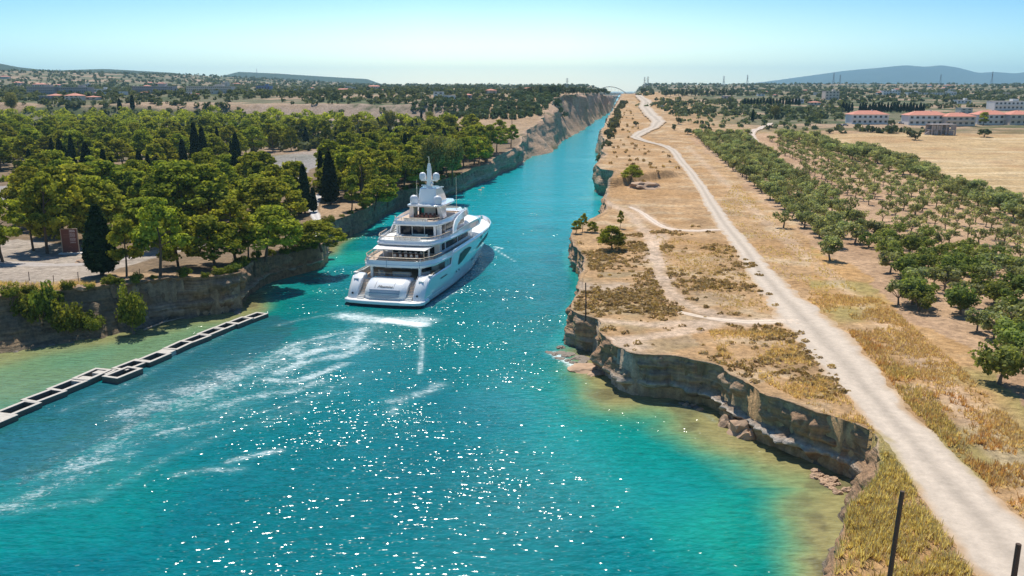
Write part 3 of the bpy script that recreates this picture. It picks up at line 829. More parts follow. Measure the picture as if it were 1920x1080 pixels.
def mat_leaf(name, dark, light, trans=.35, hue=.03, val=.35):
    m, n, l, b = newmat(name)
    oi = n.new('ShaderNodeObjectInfo'); at = n.new('ShaderNodeVertexColor'); at.layer_name = 'Col'
    mx = n.new('ShaderNodeMix'); mx.data_type = 'RGBA'; mx.inputs[6].default_value = (*dark, 1); mx.inputs[7].default_value = (*light, 1)
    sp = n.new('ShaderNodeSeparateColor'); l.new(at.outputs['Color'], sp.inputs[0]); l.new(sp.outputs[0], mx.inputs[0])
    h = n.new('ShaderNodeHueSaturation')
    r1 = n.new('ShaderNodeMapRange'); r1.inputs[3].default_value = .5 - hue; r1.inputs[4].default_value = .5 + hue; l.new(oi.outputs['Random'], r1.inputs[0])
    m2 = n.new('ShaderNodeMath'); m2.operation = 'MULTIPLY'; m2.inputs[1].default_value = 7.31; l.new(oi.outputs['Random'], m2.inputs[0])
    m3 = n.new('ShaderNodeMath'); m3.operation = 'FRACT'; l.new(m2.outputs[0], m3.inputs[0])
    r2 = n.new('ShaderNodeMapRange'); r2.inputs[3].default_value = 1 - val; r2.inputs[4].default_value = 1 + val; l.new(m3.outputs[0], r2.inputs[0])
    l.new(r1.outputs[0], h.inputs['Hue']); l.new(r2.outputs[0], h.inputs['Value']); l.new(mx.outputs[2], h.inputs['Color'])
    df = n.new('ShaderNodeBsdfDiffuse'); tr = n.new('ShaderNodeBsdfTranslucent'); ms = n.new('ShaderNodeMixShader'); ms.inputs[0].default_value = trans
    l.new(h.outputs[0], df.inputs[0])
    g = n.new('ShaderNodeMix'); g.data_type = 'RGBA'; g.blend_type = 'MULTIPLY'; g.inputs[0].default_value = 1; g.inputs[7].default_value = (1.5, 1.45, .6, 1)
    l.new(h.outputs[0], g.inputs[6]); l.new(g.outputs[2], tr.inputs[0])
    l.new(df.outputs[0], ms.inputs[1]); l.new(tr.outputs[0], ms.inputs[2])
    l.new(ms.outputs[0], n['Material Output'].inputs[0])
    n.remove(b)
    return m

M_PINE = mat_leaf('pine_needles', (.06, .088, .017), (.44, .45, .066), .42, .02, .22)
M_CYP = mat_leaf('cypress_foliage', (.014, .028, .014), (.045, .07, .03), .2, .02, .25)
M_OLIVE = mat_leaf('olive_leaves', (.10, .12, .06), (.40, .42, .22), .44, .025, .22)
M_CITR = mat_leaf('orchard_leaves', (.075, .105, .035), (.33, .37, .12), .44, .02, .22)
M_BUSH = mat_leaf('bush_leaves', (.08, .105, .02), (.27, .30, .06), .4, .02, .2)
M_EUCA = mat_leaf('eucalyptus_leaves', (.13, .14, .05), (.33, .32, .12), .4, .02, .2)
M_SCRUB = mat_leaf('cushion_scrub_leaves', (.25, .175, .08), (.50, .37, .19), .25, .02, .25)
M_DRY = mat_leaf('dry_grass_blades', (.46, .31, .16), (.78, .62, .40), .4, .02, .12)
M_RUST = mat_leaf('rusty_grass_blades', (.36, .20, .09), (.62, .38, .18), .35, .02, .12)
M_GRASS = mat_leaf('olive_grass_blades', (.36, .275, .125), (.68, .56, .32), .4, .02, .12)
M_FAR = mat_leaf('distant_foliage', (.075, .09, .045), (.20, .21, .11), .25, .03, .3)
M_BARK = simple('bark', (.11, .075, .05), .9, var=.4, scale=6, bump=.05)
M_BARK2 = simple('olive_bark', (.16, .125, .095), .9, var=.4, scale=6, bump=.05)

def cards(C, N, size, rg, asp=1.0, flat=.0):
    """leaf quads at C facing roughly N"""
    n = len(C)
    N = N + rg.normal(0, .55, (n, 3)); N /= np.linalg.norm(N, axis=1)[:, None] + 1e-9
    a = rg.normal(0, 1, (n, 3)); U = np.cross(N, a); U /= np.linalg.norm(U, axis=1)[:, None] + 1e-9
    W = np.cross(N, U)
    s = size * (.6 + .8 * rg.random(n)); s = s[:, None]
    V = np.stack([C - U * s - W * s * asp, C + U * s * .9 - W * s * asp * .7, C + U * s * .8 + W * s * asp, C - U * s * .7 + W * s * asp * .8], 1).reshape(-1, 3)
    F = np.arange(4 * n).reshape(n, 4)
    return V, F

def clump_cloud(centres, radii, per, size, rg, flat=.75, tone=None):
    Vs = []; Fs = []; Ts = []; b = 0
    for i, (c, r) in enumerate(zip(centres, radii)):
        k = max(8, int(per * (r / np.mean(radii)) ** 2))
        d = rg.normal(0, 1, (k, 3)); d /= np.linalg.norm(d, axis=1)[:, None]
        rad = r * (.55 + .5 * rg.random(k) ** .6)
        lump = .8 + .45 * vnoise(d[:, 0] * 2 + i, d[:, 1] * 2, d[:, 2] * 2, seed=3)
        P = d * (rad * lump)[:, None]; P[:, 2] *= flat
        V, F = cards(c + P, d + np.array([0, 0, .35]), size, rg)
        t = np.clip((tone[i] if tone is not None else .5) + rg.normal(0, .22, k), 0, 1)
        Vs.append(V); Fs.append(F + b); b += len(V); Ts.append(np.repeat(t, 4))
    V = np.concatenate(Vs); F = np.concatenate(Fs); Tn = np.concatenate(Ts)
    return V, F, np.stack([Tn, Tn, Tn], 1)

def limbs(mb, base, ends, r0, rg, n=6):
    for e in ends:
        b = Vector(base(e)); e = Vector(e); m = b.lerp(e, .5) + Vector((rg.normal(0, .15), rg.normal(0, .15), .12))
        mb.tube([b, m, e], [r0, r0 * .6, r0 * .2], n)

def pine_meshes(seed, Hh=10.0, R_=3.6, bare=.22, n=52, per=86, flatc=.62, dome=.55, lean=0.0):
    rg = np.random.default_rng(seed)
    cs = []; rs = []
    z0 = Hh * bare
    off = rg.normal(0, .35, 2)
    while len(cs) < n:
        u = rg.random(); a = rg.random() * 2 * math.pi
        zf = rg.random() ** .85
        # width of the crown over its height, lobed
        prof = (math.sin(math.pi * min(1, .12 + zf * .88) ** .8) ** .6) * (1 - .25 * zf) * (.75 + .45 * float(vnoise(math.cos(a) * 1.5 + seed, math.sin(a) * 1.5, zf * 2.5, seed=9)))
        rr = R_ * prof * (.45 + .6 * u ** .5)
        c = np.array([rr * math.cos(a) + off[0] * zf + lean * zf, rr * math.sin(a) + off[1] * zf, z0 + .6 + (Hh - z0 - 1.0) * zf * (1 - .12 * (rr / R_) ** 2)])
        cs.append(c); rs.append((.62 + .55 * rg.random()) * R_ / 3.6)
    cs = np.array(cs); tone = np.clip(.35 + .5 * (cs[:, 2] - z0) / (Hh - z0) + rg.normal(0, .12, len(cs)), 0, 1)
    tone = np.clip(rg.normal(.5, .2, len(cs)), 0, 1)
    V, F, C = clump_cloud(cs, rs, per, .17, rg, flatc, tone)
    crown = mesh_from('crown', V, F, M_PINE, cols=C)
    mb = MB()
    k = 6
    P = [(off[0] * i / k + lean * (i / k) ** 2 + .15 * math.sin(i * 1.3 + seed), off[1] * i / k, Hh * .88 * i / k) for i in range(k + 1)]
    mb.tube([(P[0][0], P[0][1], -.5)] + P, [.24] + [.22 * (1 - .75 * i / k) for i in range(k + 1)], 7)
    sel = rg.choice(len(cs), 9, replace=False)
    def base(e):
        f = np.clip((e[2] - .8) / (Hh * .88), .15, .95); i = f * k; j = int(i); j = min(j, k - 1)
        return tuple(Vector(P[j]).lerp(Vector(P[j + 1]), i - j))
    limbs(mb, base, [tuple(cs[i]) for i in sel], .085, rg)
    return crown, mb.mesh('trunk', M_BARK, smooth=True)

def cypress_meshes(seed, Hh=9.0, R_=.95):
    rg = np.random.default_rng(seed)
    n = 2600
    zf = rg.random(n) ** .9; a = rg.random(n) * 2 * math.pi
    prof = np.where(zf < .12, .55 + zf * 3.6, (1 - (np.maximum(zf - .12, 0) / .88) ** 1.7)) ** .8
    rr = R_ * prof * (.72 + .35 * fbm(np.cos(a) * 2 + seed, np.sin(a) * 2, zf * 9, seed=4)) * (.75 + .3 * rg.random(n))
    P = np.stack([rr * np.cos(a), rr * np.sin(a), .7 + zf * (Hh - .7)], 1)
    N = np.stack([np.cos(a), np.sin(a), np.full(n, .35)], 1)
    V, F = cards(P, N, .16, rg, 1.6)
    t = np.repeat(np.clip(rg.normal(.45, .25, n), 0, 1), 4)
    crown = mesh_from('crown', V, F, M_CYP, cols=np.stack([t, t, t], 1))
    mb = MB(); mb.tube([(0, 0, -.4), (0, 0, Hh * .4), (0, 0, Hh * .85)], [.17, .12, .04], 6)
    return crown, mb.mesh('trunk', M_BARK, smooth=True)

def round_tree(seed, Hh, R_, trunk, n, per, size, mat, flat=.85, bark=None, openk=.5):
    rg = np.random.default_rng(seed)
    cs = []; rs = []
    while len(cs) < n:
        d = rg.normal(0, 1, 3); d /= np.linalg.norm(d)
        r = (openk + (1 - openk) * rg.random()) * (.8 + .4 * float(vnoise(d[0] * 1.7 + seed, d[1] * 1.7, d[2] * 1.7, seed=8)))
        c = np.array([d[0] * R_ * .78 * r, d[1] * R_ * .78 * r, trunk + (Hh - trunk) * (.5 + .42 * d[2] * r)])
        cs.append(c); rs.append(R_ * (.24 + .16 * rg.random()))
    cs = np.array(cs); tone = np.clip(rg.normal(.5, .22, n), 0, 1)
    V, F, C = clump_cloud(cs, rs, per, size, rg, flat, tone)
    crown = mesh_from('crown', V, F, mat, cols=C)
    mb = MB()
    tw = rg.normal(0, .12, 2)
    mb.tube([(0, 0, -.4), (tw[0], tw[1], trunk * .6), (tw[0] * 1.5, tw[1] * 1.5, trunk * 1.15)], [.2 * R_ / 2.2, .15 * R_ / 2.2, .12 * R_ / 2.2], 7)
    sel = rg.choice(n, min(7, n), replace=False)
    limbs(mb, lambda e: (tw[0] * 1.4, tw[1] * 1.4, trunk), [tuple(cs[i]) for i in sel], .075 * R_ / 2.2, rg, 5)
    return crown, mb.mesh('trunk', bark or M_BARK2, smooth=True)

KINDS = {
    'pine_tree': [pine_meshes(11, bare=.3, n=40, flatc=.55), pine_meshes(12, R_=3.2, bare=.28, n=44), pine_meshes(13, R_=4.0, bare=.16, n=62), pine_meshes(14, R_=2.9, bare=.32, n=38, lean=.9), pine_meshes(15, R_=3.6, bare=.12, n=58)],
    'cypress_tree': [cypress_meshes(21), cypress_meshes(22, R_=.8), cypress_meshes(23, R_=1.25)],
    'olive_tree': [round_tree(31, 4.2, 2.3, 1.1, 22, 60, .13, M_OLIVE), round_tree(32, 4.0, 2.1, 1.2, 18, 58, .13, M_OLIVE, openk=.6), round_tree(33, 4.5, 2.5, 1.2, 24, 60, .13, M_OLIVE), round_tree(34, 3.8, 2.2, 1.2, 13, 46, .12, M_OLIVE, openk=.75)],
    'orchard_tree': [round_tree(43, 4.0, 2.3, 1.0, 17, 50, .14, M_CITR, openk=.8), round_tree(44, 4.4, 2.0, 1.1, 15, 50, .14, M_OLIVE, openk=.75), round_tree(41, 4.3, 2.6, .8, 26, 64, .14, M_CITR), round_tree(42, 4.0, 2.4, .8, 24, 60, .14, M_CITR)],
    'small_olive_tree': [round_tree(51, 3.2, 1.7, 1.0, 12, 30, .12, M_OLIVE, openk=.7), round_tree(52, 3.0, 1.6, 1.0, 10, 28, .12, M_OLIVE, openk=.7)],
    'eucalyptus_tree': [round_tree(61, 12, 3.6, 3.2, 46, 70, .18, M_EUCA, .95, M_BARK)],
    'bush': [round_tree(71, 4.0, 2.6, .3, 26, 80, .13, M_BUSH, .95), round_tree(72, 3.6, 2.4, .2, 24, 80, .13, M_BUSH, .95)],
    'far_tree': [round_tree(81, 8, 3.6, 1.2, 12, 34, .42, M_FAR, .95), round_tree(82, 7, 3.8, 1.0, 12, 34, .42, M_FAR, .9)],
}
BASEH = {'pine_tree': 10.0, 'cypress_tree': 9.0, 'olive_tree': 4.2, 'orchard_tree': 4.3, 'small_olive_tree': 3.2, 'eucalyptus_tree': 12.0, 'bush': 4.0, 'far_tree': 8.0}
COUNT = {}
def plant(kind, X, Y, h, label, cat, group=None, wide=1.0, var=None, name=None, z=None):
    ms = KINDS[kind]; k = rng.integers(len(ms)) if var is None else var
    crown, trunk = ms[k]
    s = h / BASEH[kind]
    e = empty(name or kind, (X, Y, float(T(X, Y)) if z is None else z), rng.random() * 6.283, (s * wide, s * wide, s))
    tag(e, label, cat, group)
    o = obj('crown', crown, e); o2 = obj('trunk', trunk, e)
    COUNT[cat] = COUNT.get(cat, 0) + 1
    return e

def plant_px(kind, bx, by, ty, label, cat, group=None, wpx=None, var=None, name=None):
    """traced tree: base pixel, pixel row of its top, width in pixels"""
    X, Y, z = Gt3(bx, by)
    if kind == 'bush':
        sd0, in0, _ = inland(np.array([X]), np.array([Y]))
        if sd0[0] < in0[0] + 1.5:
            z = .7; X, Y = G(bx, by, z)
    # height whose top projects onto row ty
    v = ty - 540.0; d = FPX * ST + v * CT; fw = FPX * CT - v * ST
    h = max(1.0, (H - d * Y / fw) - z)
    wide = 1.0
    if wpx:
        w = wpx * Y / 1620.0
        base = {'pine_tree': 6.4, 'cypress_tree': 1.9, 'olive_tree': 4.9, 'orchard_tree': 5.4, 'eucalyptus_tree': 8.0, 'bush': 5.6, 'small_olive_tree': 3.5, 'far_tree': 7.6}[kind]
        wide = w / (base * h / BASEH[kind]); wide = min(2.0, max(.55, wide))
    return plant(kind, X, Y, h, label, cat, group, wide, var, name, z)

PG = 'pines of the wood on the left bank'
# --- individually traced trees of the near left bank (base x, base y, top y, width)
for a in [('pine_tree', 4, 492, 362, 95, 1, 'dark pine cut by the left edge of the photo beside the bare slope'),
          ('pine_tree', 62, 470, 352, 70, 3, 'slim pine left of the brown information board'),
          ('pine_tree', 88, 476, 322, 90, 0, 'tall pine with two visible trunks just left of the information board'),
          ('pine_tree', 120, 462, 312, 95, 4, 'broad pine directly behind the brown information board'),
          ('pine_tree', 160, 452, 330, 90, 2, 'dense pine behind the right edge of the information board'),
          ('pine_tree', 238, 518, 408, 64, 1, 'small pine on the cliff rim right of the black cypress'),
          ('pine_tree', 303, 518, 370, 92, 0, 'tall straight pine on the cliff rim with a long bare trunk'),
          ('pine_tree', 334, 500, 388, 80, 4, 'dark pine behind and right of the tall straight pine on the rim'),
          ('pine_tree', 404, 500, 402, 92, 2, 'round topped pine in the middle of the cliff rim group'),
          ('pine_tree', 440, 490, 372, 92, 0, 'tallest pine in the right half of the cliff rim group'),
          ('pine_tree', 466, 486, 410, 60, 3, 'leaning pine over the grey cliff left of the promontory'),
          ('pine_tree', 498, 486, 386, 92, 2, 'wide pine hanging over the cliff before the promontory'),
          ('pine_tree', 536, 470, 398, 62, 4, 'last pine of the rim group, nearest the bare promontory'),
          ('pine_tree', 270, 470, 372, 90, 2, 'bright green pine behind the small rim pine'),
          ('pine_tree', 200, 448, 345, 100, 0, 'pine behind the black cypress on the rim'),
          ('pine_tree', 350, 432, 303, 120, 2, 'large domed pine above the clearing, left half of the dome'),
          ('pine_tree', 400, 425, 308, 105, 4, 'large domed pine above the clearing, right half of the dome'),
          ('pine_tree', 478, 420, 326, 85, 0, 'bright pine below the parking lot, left of the pair'),
          ('pine_tree', 520, 425, 333, 90, 2, 'bright pine below the parking lot, right of the pair'),
          ('pine_tree', 660, 395, 326, 44, 1, 'narrow pale pine on the rim of the second cliff'),
          ('pine_tree', 702, 392, 336, 56, 2, 'round pale pine on the rim beside the yacht bow mast'),
          ('pine_tree', 728, 385, 328, 50, 0, 'pine at the right end of the second cliff rim'),
          ('pine_tree', 604, 470, 414, 74, 2, 'low spreading pine leaning over the water at the promontory tip'),
          ('pine_tree', 575, 462, 428, 34, 4, 'small yellow green pine on the bare promontory'),
          ('pine_tree', 60, 420, 312, 90, 0, 'pine on the slope above the bare ground at the left'),
          ('pine_tree', 150, 405, 308, 100, 2, 'pine standing in the row under the old parking lot, left part'),
          ('pine_tree', 205, 400, 300, 95, 0, 'pine standing in the row under the old parking lot, middle'),
          ('pine_tree', 250, 395, 318, 85, 1, 'pine standing in the row under the old parking lot, right part'),
          ('pine_tree', 300, 400, 320, 80, 4, 'pine standing just left of the large domed pine'),
          ('pine_tree', 110, 440, 335, 80, 1, 'pine between the board and the slope above it')]:
    plant_px(a[0], a[1], a[2], a[3], a[6], 'tree', None, a[4], a[5])
for a in [(192, 517, 386, 48, 2, 'black columnar cypress standing on the cliff rim right of the board'), (265, 345, 284, 20, 0, 'pointed cypress in front of the upper wood, left'), (103, 335, 270, 22, 1, 'dark cypress at the foot of the upper wood, leftmost'),
          (118, 332, 262, 22, 0, 'dark cypress beside the leftmost cypress of the upper wood'), (494, 330, 293, 14, 1, 'single small cypress beside the parking lot'), (572, 400, 310, 24, 0, 'tall cypress at the bend of the paved path'),
          (588, 398, 352, 18, 1, 'short cypress beside the tall one at the path'), (604, 372, 284, 18, 1, 'slim cypress right of the pole by the path'), (620, 384, 286, 26, 2, 'tallest black cypress above the second cliff'),
          (560, 405, 335, 20, 1, 'cypress left of the path behind the pines'), (166, 338, 268, 24, 0, 'cypress in front of the upper wood behind the lot'), (295, 340, 296, 26, 2, 'broad cypress right of the pointed one in the upper wood'),
          (370, 330, 232, 22, 0, 'cypress rising among the pines in the middle of the wood'), (384, 325, 240, 22, 1, 'cypress beside the one rising in the middle of the wood'), (445, 322, 250, 20, 0, 'cypress at the right part of the upper wood edge'),
          (735, 300, 245, 16, 0, 'cypress of the pair above the yacht mast, left'), (744, 300, 243, 18, 1, 'cypress of the pair above the yacht mast, right'), (345, 318, 262, 20, 1, 'cypress in the shade left of the wood track'),
          (640, 350, 300, 20, 2, 'cypress in the dark group above the second cliff'), (225, 208, 185, 9, 0, 'small far cypress behind the wood, left of a pair'), (249, 205, 178, 9, 0, 'small far cypress behind the wood, right of a pair'),
          (790, 222, 208, 5, 0, 'tiny cypress at the wood edge before the grove'), (842, 232, 218, 7, 0, 'little cypress standing alone at the edge of the far grove'), (927, 222, 210, 6, 0, 'little cypress in the far grove')]:
    plant_px('cypress_tree', a[0], a[1], a[2], a[5], 'tree', None, a[3], a[4])
for a in [(815, 352, 250, 62, 'tall yellowish eucalyptus above the yacht mast'), (848, 345, 258, 52, 'drooping eucalyptus right of the tall yellowish one'), (732, 250, 205, 26, 'pale eucalyptus rising over the back of the wood'),
          (757, 246, 212, 20, 'second pale eucalyptus over the back of the wood'), (806, 240, 208, 24, 'third pale eucalyptus at the back of the wood'), (700, 262, 222, 38, 'yellow round eucalyptus in the back of the wood'),
          (24, 215, 172, 34, 'yellow brown tree standing above the wood at the far left'), (545, 345, 312, 56, 'pale grey green tree below the parking lot')]:
    plant_px('eucalyptus_tree', a[0], a[1], a[2], a[4], 'tree', None, a[3])

# --- shrubs on the left shore
for a in [(60, 628, 545, 85, 'large olive green bush on the left shore slope, leftmost'), (92, 625, 520, 66, 'tall bush on the left shore with a thin top shoot'), (128, 628, 560, 70, 'yellowish bush in the middle of the left shore'),
          (172, 622, 585, 62, 'low dark bush at the right end of the left shore group'), (250, 618, 534, 66, 'bright green bush standing alone at the water under the cliff'), (262, 530, 498, 50, 'dark shrub on the rim above the lone green bush'),
          (30, 620, 560, 50, 'dark bush low at the left frame edge'), (205, 600, 588, 20, 'tiny shrub between the shore bushes')]:
    plant_px('bush', a[0], a[1], a[2], a[4], 'bush', 'bushes on the left shore', a[3])
for a in [(1092, 434, 400, 20, 3, 'pine on the tip of the right bank, tallest of the cluster'), (1080, 438, 412, 22, 1, 'pine hanging at the very edge of the right bank tip'), (1112, 436, 415, 22, 4, 'small bright round pine in the right bank tip cluster'),
          (1146, 468, 422, 42, 2, 'bright green pine standing alone on the right bank'), (1163, 428, 393, 12, 1, 'slim dark little pine behind the lone bright pine'), (1182, 340, 309, 32, 2, 'round bright pine on top of the rock knoll')]:
    plant_px('pine_tree', a[0], a[1], a[2], a[5], 'tree', None, a[3], a[4])

# low shrubs along the rim of the left cliffs
_k = [i for i in range(len(LP)) if 100 < LP[i][1] < 330 and LP[i][0] > -75]
for n_, i in enumerate(_k[6::max(1, len(_k) // 46)]):
    q = LP[i] + LN[i] * (LV[i][0] + rng.uniform(-.1, 1.6)); X_, Y_ = float(q[0]), float(q[1])
    px_, py_ = proj(X_, Y_, 6)
    nm = 'before the promontory' if px_ < 500 else ('of the bare promontory' if px_ < 660 else 'below the canal side wood')
    plant('bush', X_, Y_, rng.uniform(.9, 2.4), 'small dark shrub on the rim of the left cliff ' + nm, 'shrub', 'shrubs on the left cliff rim ' + nm, rng.uniform(.9, 1.5), z=float(T(X_, Y_)) - .35)

# --- the wood itself, filled in rows
def fill(px, step, jit, seed):
    P = [Gt(x, y) for x, y in px]
    xs = [p[0] for p in P]; ys = [p[1] for p in P]
    rg = np.random.default_rng(seed)
    out = []
    y = min(ys)
    while y < max(ys):
        st = step * (1 + max(0, y - 250) / 700)
        x = min(xs) + rg.random() * st
        while x < max(xs):
            q = (x + rg.normal(0, jit), y + rg.normal(0, jit))
            if inpoly(np.array([q[0]]), np.array([q[1]]), P)[0]: out.append(q)
            x += st
        y += st * .9
    return np.array(out)

W1 = fill([(-140, 330), (150, 335), (300, 330), (430, 310), (480, 296), (600, 277), (700, 290), (740, 300), (860, 300), (985, 300), (992, 275), (930, 262), (860, 250), (800, 242), (700, 238), (560, 232), (400, 226), (200, 226), (0, 224), (-140, 224)], 14.0, 3.0, 5)
W2 = fill([(610, 378), (740, 380), (820, 372), (870, 352), (930, 325), (985, 305), (985, 290), (860, 290), (740, 290), (640, 300), (620, 320)], 8.4, 1.6, 6)
def okshore(X, Y, m=1.2):
    s, i_, _ = inland(np.array([X]), np.array([Y])); return s[0] > m + i_[0]
nw = 0; REST = []
W3 = fill([(40, 450), (150, 440), (240, 430), (330, 420), (420, 420), (560, 410), (560, 380), (480, 350), (330, 365), (200, 355), (60, 375)], 9.5, 1.6, 8)
for i, (x, y) in enumerate(np.concatenate([W3, W2, W1])):
    if not okshore(x, y): continue
    pxx, pyy = proj(x, y, float(T(x, y)))
    if 1000 < pxx or pxx < -90: continue
    if nw > 262:
        REST.append((x, y)); continue
    if 395 < pxx < 620 and 278 < pyy < 350 and inpoly(np.array([x]), np.array([y]), Z_PARK)[0]: continue
    u = rng.random()
    k = 'cypress_tree' if u < .17 else 'pine_tree'
    if k == 'pine_tree': nw += 1
    h = rng.uniform(11.0, 14.5) if k == 'pine_tree' else rng.uniform(9, 14)
    if y < 240: h *= .8
    part_ = 'left' if pxx < 330 else ('middle' if pxx < 640 else 'canal side')
    dep = ('nearest the camera' if pyy > 300 else 'in the middle rows' if pyy > 255 else 'in the hindmost rows')
    if k == 'pine_tree': plant(k, x, y, h, 'green pine %s of the %s part of the large wood' % (dep, part_), 'tree', 'pines %s of the %s part of the wood' % (dep, part_), rng.uniform(1.0, 1.38) if y > 240 else rng.uniform(.95, 1.2))
    else: plant(k, x, y, h, 'dark cypress %s of the %s part of the large wood' % (dep, part_), 'tree', 'cypresses %s of the %s part of the wood' % (dep, part_), rng.uniform(.9, 1.3))

def distant_wood():
    rg = np.random.default_rng(77); q = np.array(REST); k = len(q)
    if not k: return
    C0 = []; S0 = []
    for x, y in q:
        h = rg.uniform(10, 13.5); z = float(T(x, y))
        for _ in range(13):
            a = rg.random() * 6.283; r = 5.6 * rg.random() ** .5
            C0.append((x + r * math.cos(a), y + r * math.sin(a), z + h * (.55 + .38 * (1 - (r / 6) ** 2) * rg.uniform(.6, 1)))); S0.append(rg.uniform(1.3, 2.0))
    V, F, C = clump_cloud(np.array(C0), np.array(S0), 26, .42, rg, .7, np.clip(rg.normal(.5, .2, len(C0)), 0, 1))
    o = obj('distant_wood', mesh_from('distant_wood', V, F, M_PINE, cols=C))
    tag(o, 'hindmost pines of the large wood reading as one mass before the scarp', 'wood', kind='stuff')

# --- groves on the right
gr_dir = None
def rows(px, sx, sy, seed, jit=.5, drop=.05):
    P = [Gt(x, y) for x, y in px]
    A = np.array(Gt(1300, 258)); B = np.array(Gt(1565, 490)); u = (B - A) / np.linalg.norm(B - A); v = np.array([-u[1], u[0]])
    if v[0] < 0: v = -v
    C = np.array(P); a = (C - A) @ u; b = (C - A) @ v
    rg = np.random.default_rng(seed); out = []
    for i in np.arange(a.min(), a.max(), sx):
        for j in np.arange(b.min(), b.max(), sy):
            if rg.random() < drop: continue
            q = A + u * (i + rg.normal(0, jit)) + v * (j + rg.normal(0, jit))
            if inpoly(np.array([q[0]]), np.array([q[1]]), P)[0]: out.append((float(q[0]), float(q[1])))
    return out
G1 = rows([(1300, 256), (1400, 256), (1440, 290), (1510, 340), (1600, 400), (1660, 440), (1640, 470), (1590, 462), (1530, 470), (1470, 430), (1400, 350), (1350, 300)], 6.6, 5.8, 1)
G2 = rows([(1440, 262), (1560, 275), (1640, 300), (1740, 350), (1830, 390), (1935, 430), (1935, 520), (1830, 470), (1700, 440), (1620, 395), (1540, 345), (1470, 295)], 6.4, 5.6, 2, .6, .12)
G3 = rows([(1430, 253), (1520, 262), (1600, 285), (1700, 312), (1800, 352), (1880, 385), (1940, 402), (1940, 440), (1860, 410), (1780, 372), (1680, 330), (1580, 298), (1480, 268)], 7.2, 7.0, 3, .7, .05)
G4 = rows([(1650, 510), (1720, 480), (1810, 470), (1935, 520), (2020, 600), (2020, 760), (1890, 705), (1830, 650), (1750, 600), (1700, 570)], 5.0, 4.6, 4, .6, .1)
def clear(pts, others, m):
    o = []
    for p in pts:
        if all((p[0] - q[0]) ** 2 + (p[1] - q[1]) ** 2 > m * m for q in others + o): o.append(p)
    return o
G3 = clear(G3, [], 3.6); G4 = clear(G4, [], 4.0); G1 = clear(G1, G4, 3.8); G2 = clear(G2, G3 + G4 + G1, 4.2)
G1 = sorted(G1, key=lambda p: p[1]); 


G1k = [p for p in G1 if abs(proj(p[0], p[1], 6)[0] - 960) < 1000]; G3 = [p for p in G3 if proj(p[0], p[1], 6)[0] < 1960]; G4 = [p for p in G4 if proj(p[0], p[1], 6)[0] < 2120]
def third(p, lo=(1e9,), cuts=(150, 230)):
    return 'near end' if p[1] < cuts[0] else ('middle' if p[1] < cuts[1] else 'far end')
for p in G1k:
    w = third(p, cuts=(175, 260)); edge = proj(p[0], p[1], 6)[0] < 1300 + (proj(p[0], p[1], 6)[1] - 256) * 1.18 + 30
    s_ = 'on the road side edge' if edge else 'inside'
    plant('olive_tree', p[0], p[1], rng.uniform(3.9, 5.0), 'olive tree %s at the %s of the roadside grove' % (s_, w), 'olive tree', 'olive trees %s, %s of the roadside grove' % (s_, w), rng.uniform(.95, 1.2))
for p in [p for p in G2 if proj(p[0], p[1], 6)[0] < 1960]:
    w = third(p, cuts=(170, 250)); plant('small_olive_tree', p[0], p[1], rng.uniform(2.7, 3.7), 'small sparse tree on bare soil between the groves, %s of the strip' % w, 'fruit tree', 'small sparse trees on bare soil, %s' % w, rng.uniform(1.0, 1.3))
for p in G3:
    w = third(p, cuts=(190, 280)); plant('olive_tree', p[0], p[1], rng.uniform(4.6, 6.0), 'large grey green olive tree at the %s of the belt along the golden field' % w, 'olive tree', 'old olive trees along the golden field, %s' % w, rng.uniform(1.1, 1.35))
for p in G4:
    w = 'front' if p[1] < 112 else 'back'; plant('orchard_tree', p[0], p[1], rng.uniform(2.9, 4.6), 'leafy dark green tree in the %s half of the near right orchard' % w, 'orchard tree', 'leafy trees in the %s of the near orchard' % w, rng.uniform(1.05, 1.3))
for a in [('olive_tree', 1557, 488, 446, 52, 'lone olive tree standing forward at the grove corner', 'olive tree'), ('orchard_tree', 1685, 572, 524, 74, 'round dark tree at the left corner of the near orchard', 'orchard tree'),
          ('orchard_tree', 1872, 720, 642, 110, 'large orchard tree nearest the camera with a visible trunk', 'orchard tree')]:
    plant_px(a[0], a[1], a[2], a[3], a[5], a[6], None, a[4])

# --- far right trees one can tell apart
for a in [('far_tree', 1716, 262, 242, 22, 'round grey tree standing in the golden field left of the ruin'), ('far_tree', 1706, 256, 240, 18, 'second round tree behind the one in the golden field'), ('far_tree', 1845, 257, 238, 26, 'yellow green round tree right of the concrete ruin'),
          ('pine_tree', 1843, 236, 209, 20, 'tall dark pine before the long red roofed houses'), ('far_tree', 1556, 250, 240, 16, 'dark round bush at the edge of the golden field'), ('eucalyptus_tree', 1452, 224, 197, 20, 'big green tree beside the small track'),
          ('cypress_tree', 1411, 228, 205, 8, 'dark cypress left of the big green tree'), ('far_tree', 1442, 244, 232, 13, 'small round tree by the bend of the track'), ('far_tree', 1694, 226, 210, 14, 'dark tree beside the left red roofed house'),
          ('far_tree', 1671, 236, 222, 16, 'bright green tree between the red roofed houses'), ('far_tree', 1328, 250, 235, 14, 'bright bush by the dirt road bend'), ('far_tree', 1290, 252, 238, 16, 'yellow green bush beside the track'),
          ('far_tree', 1264, 244, 230, 12, 'dark round bush left of the yellow green one'), ('far_tree', 1272, 232, 217, 12, 'olive bush above the dark round bush'), ('far_tree', 1192, 236, 225, 11, 'low dark bush on the dry bank of the canal')]:
    plant_px(a[0], a[1], a[2], a[3], a[5], 'tree', None, a[4])
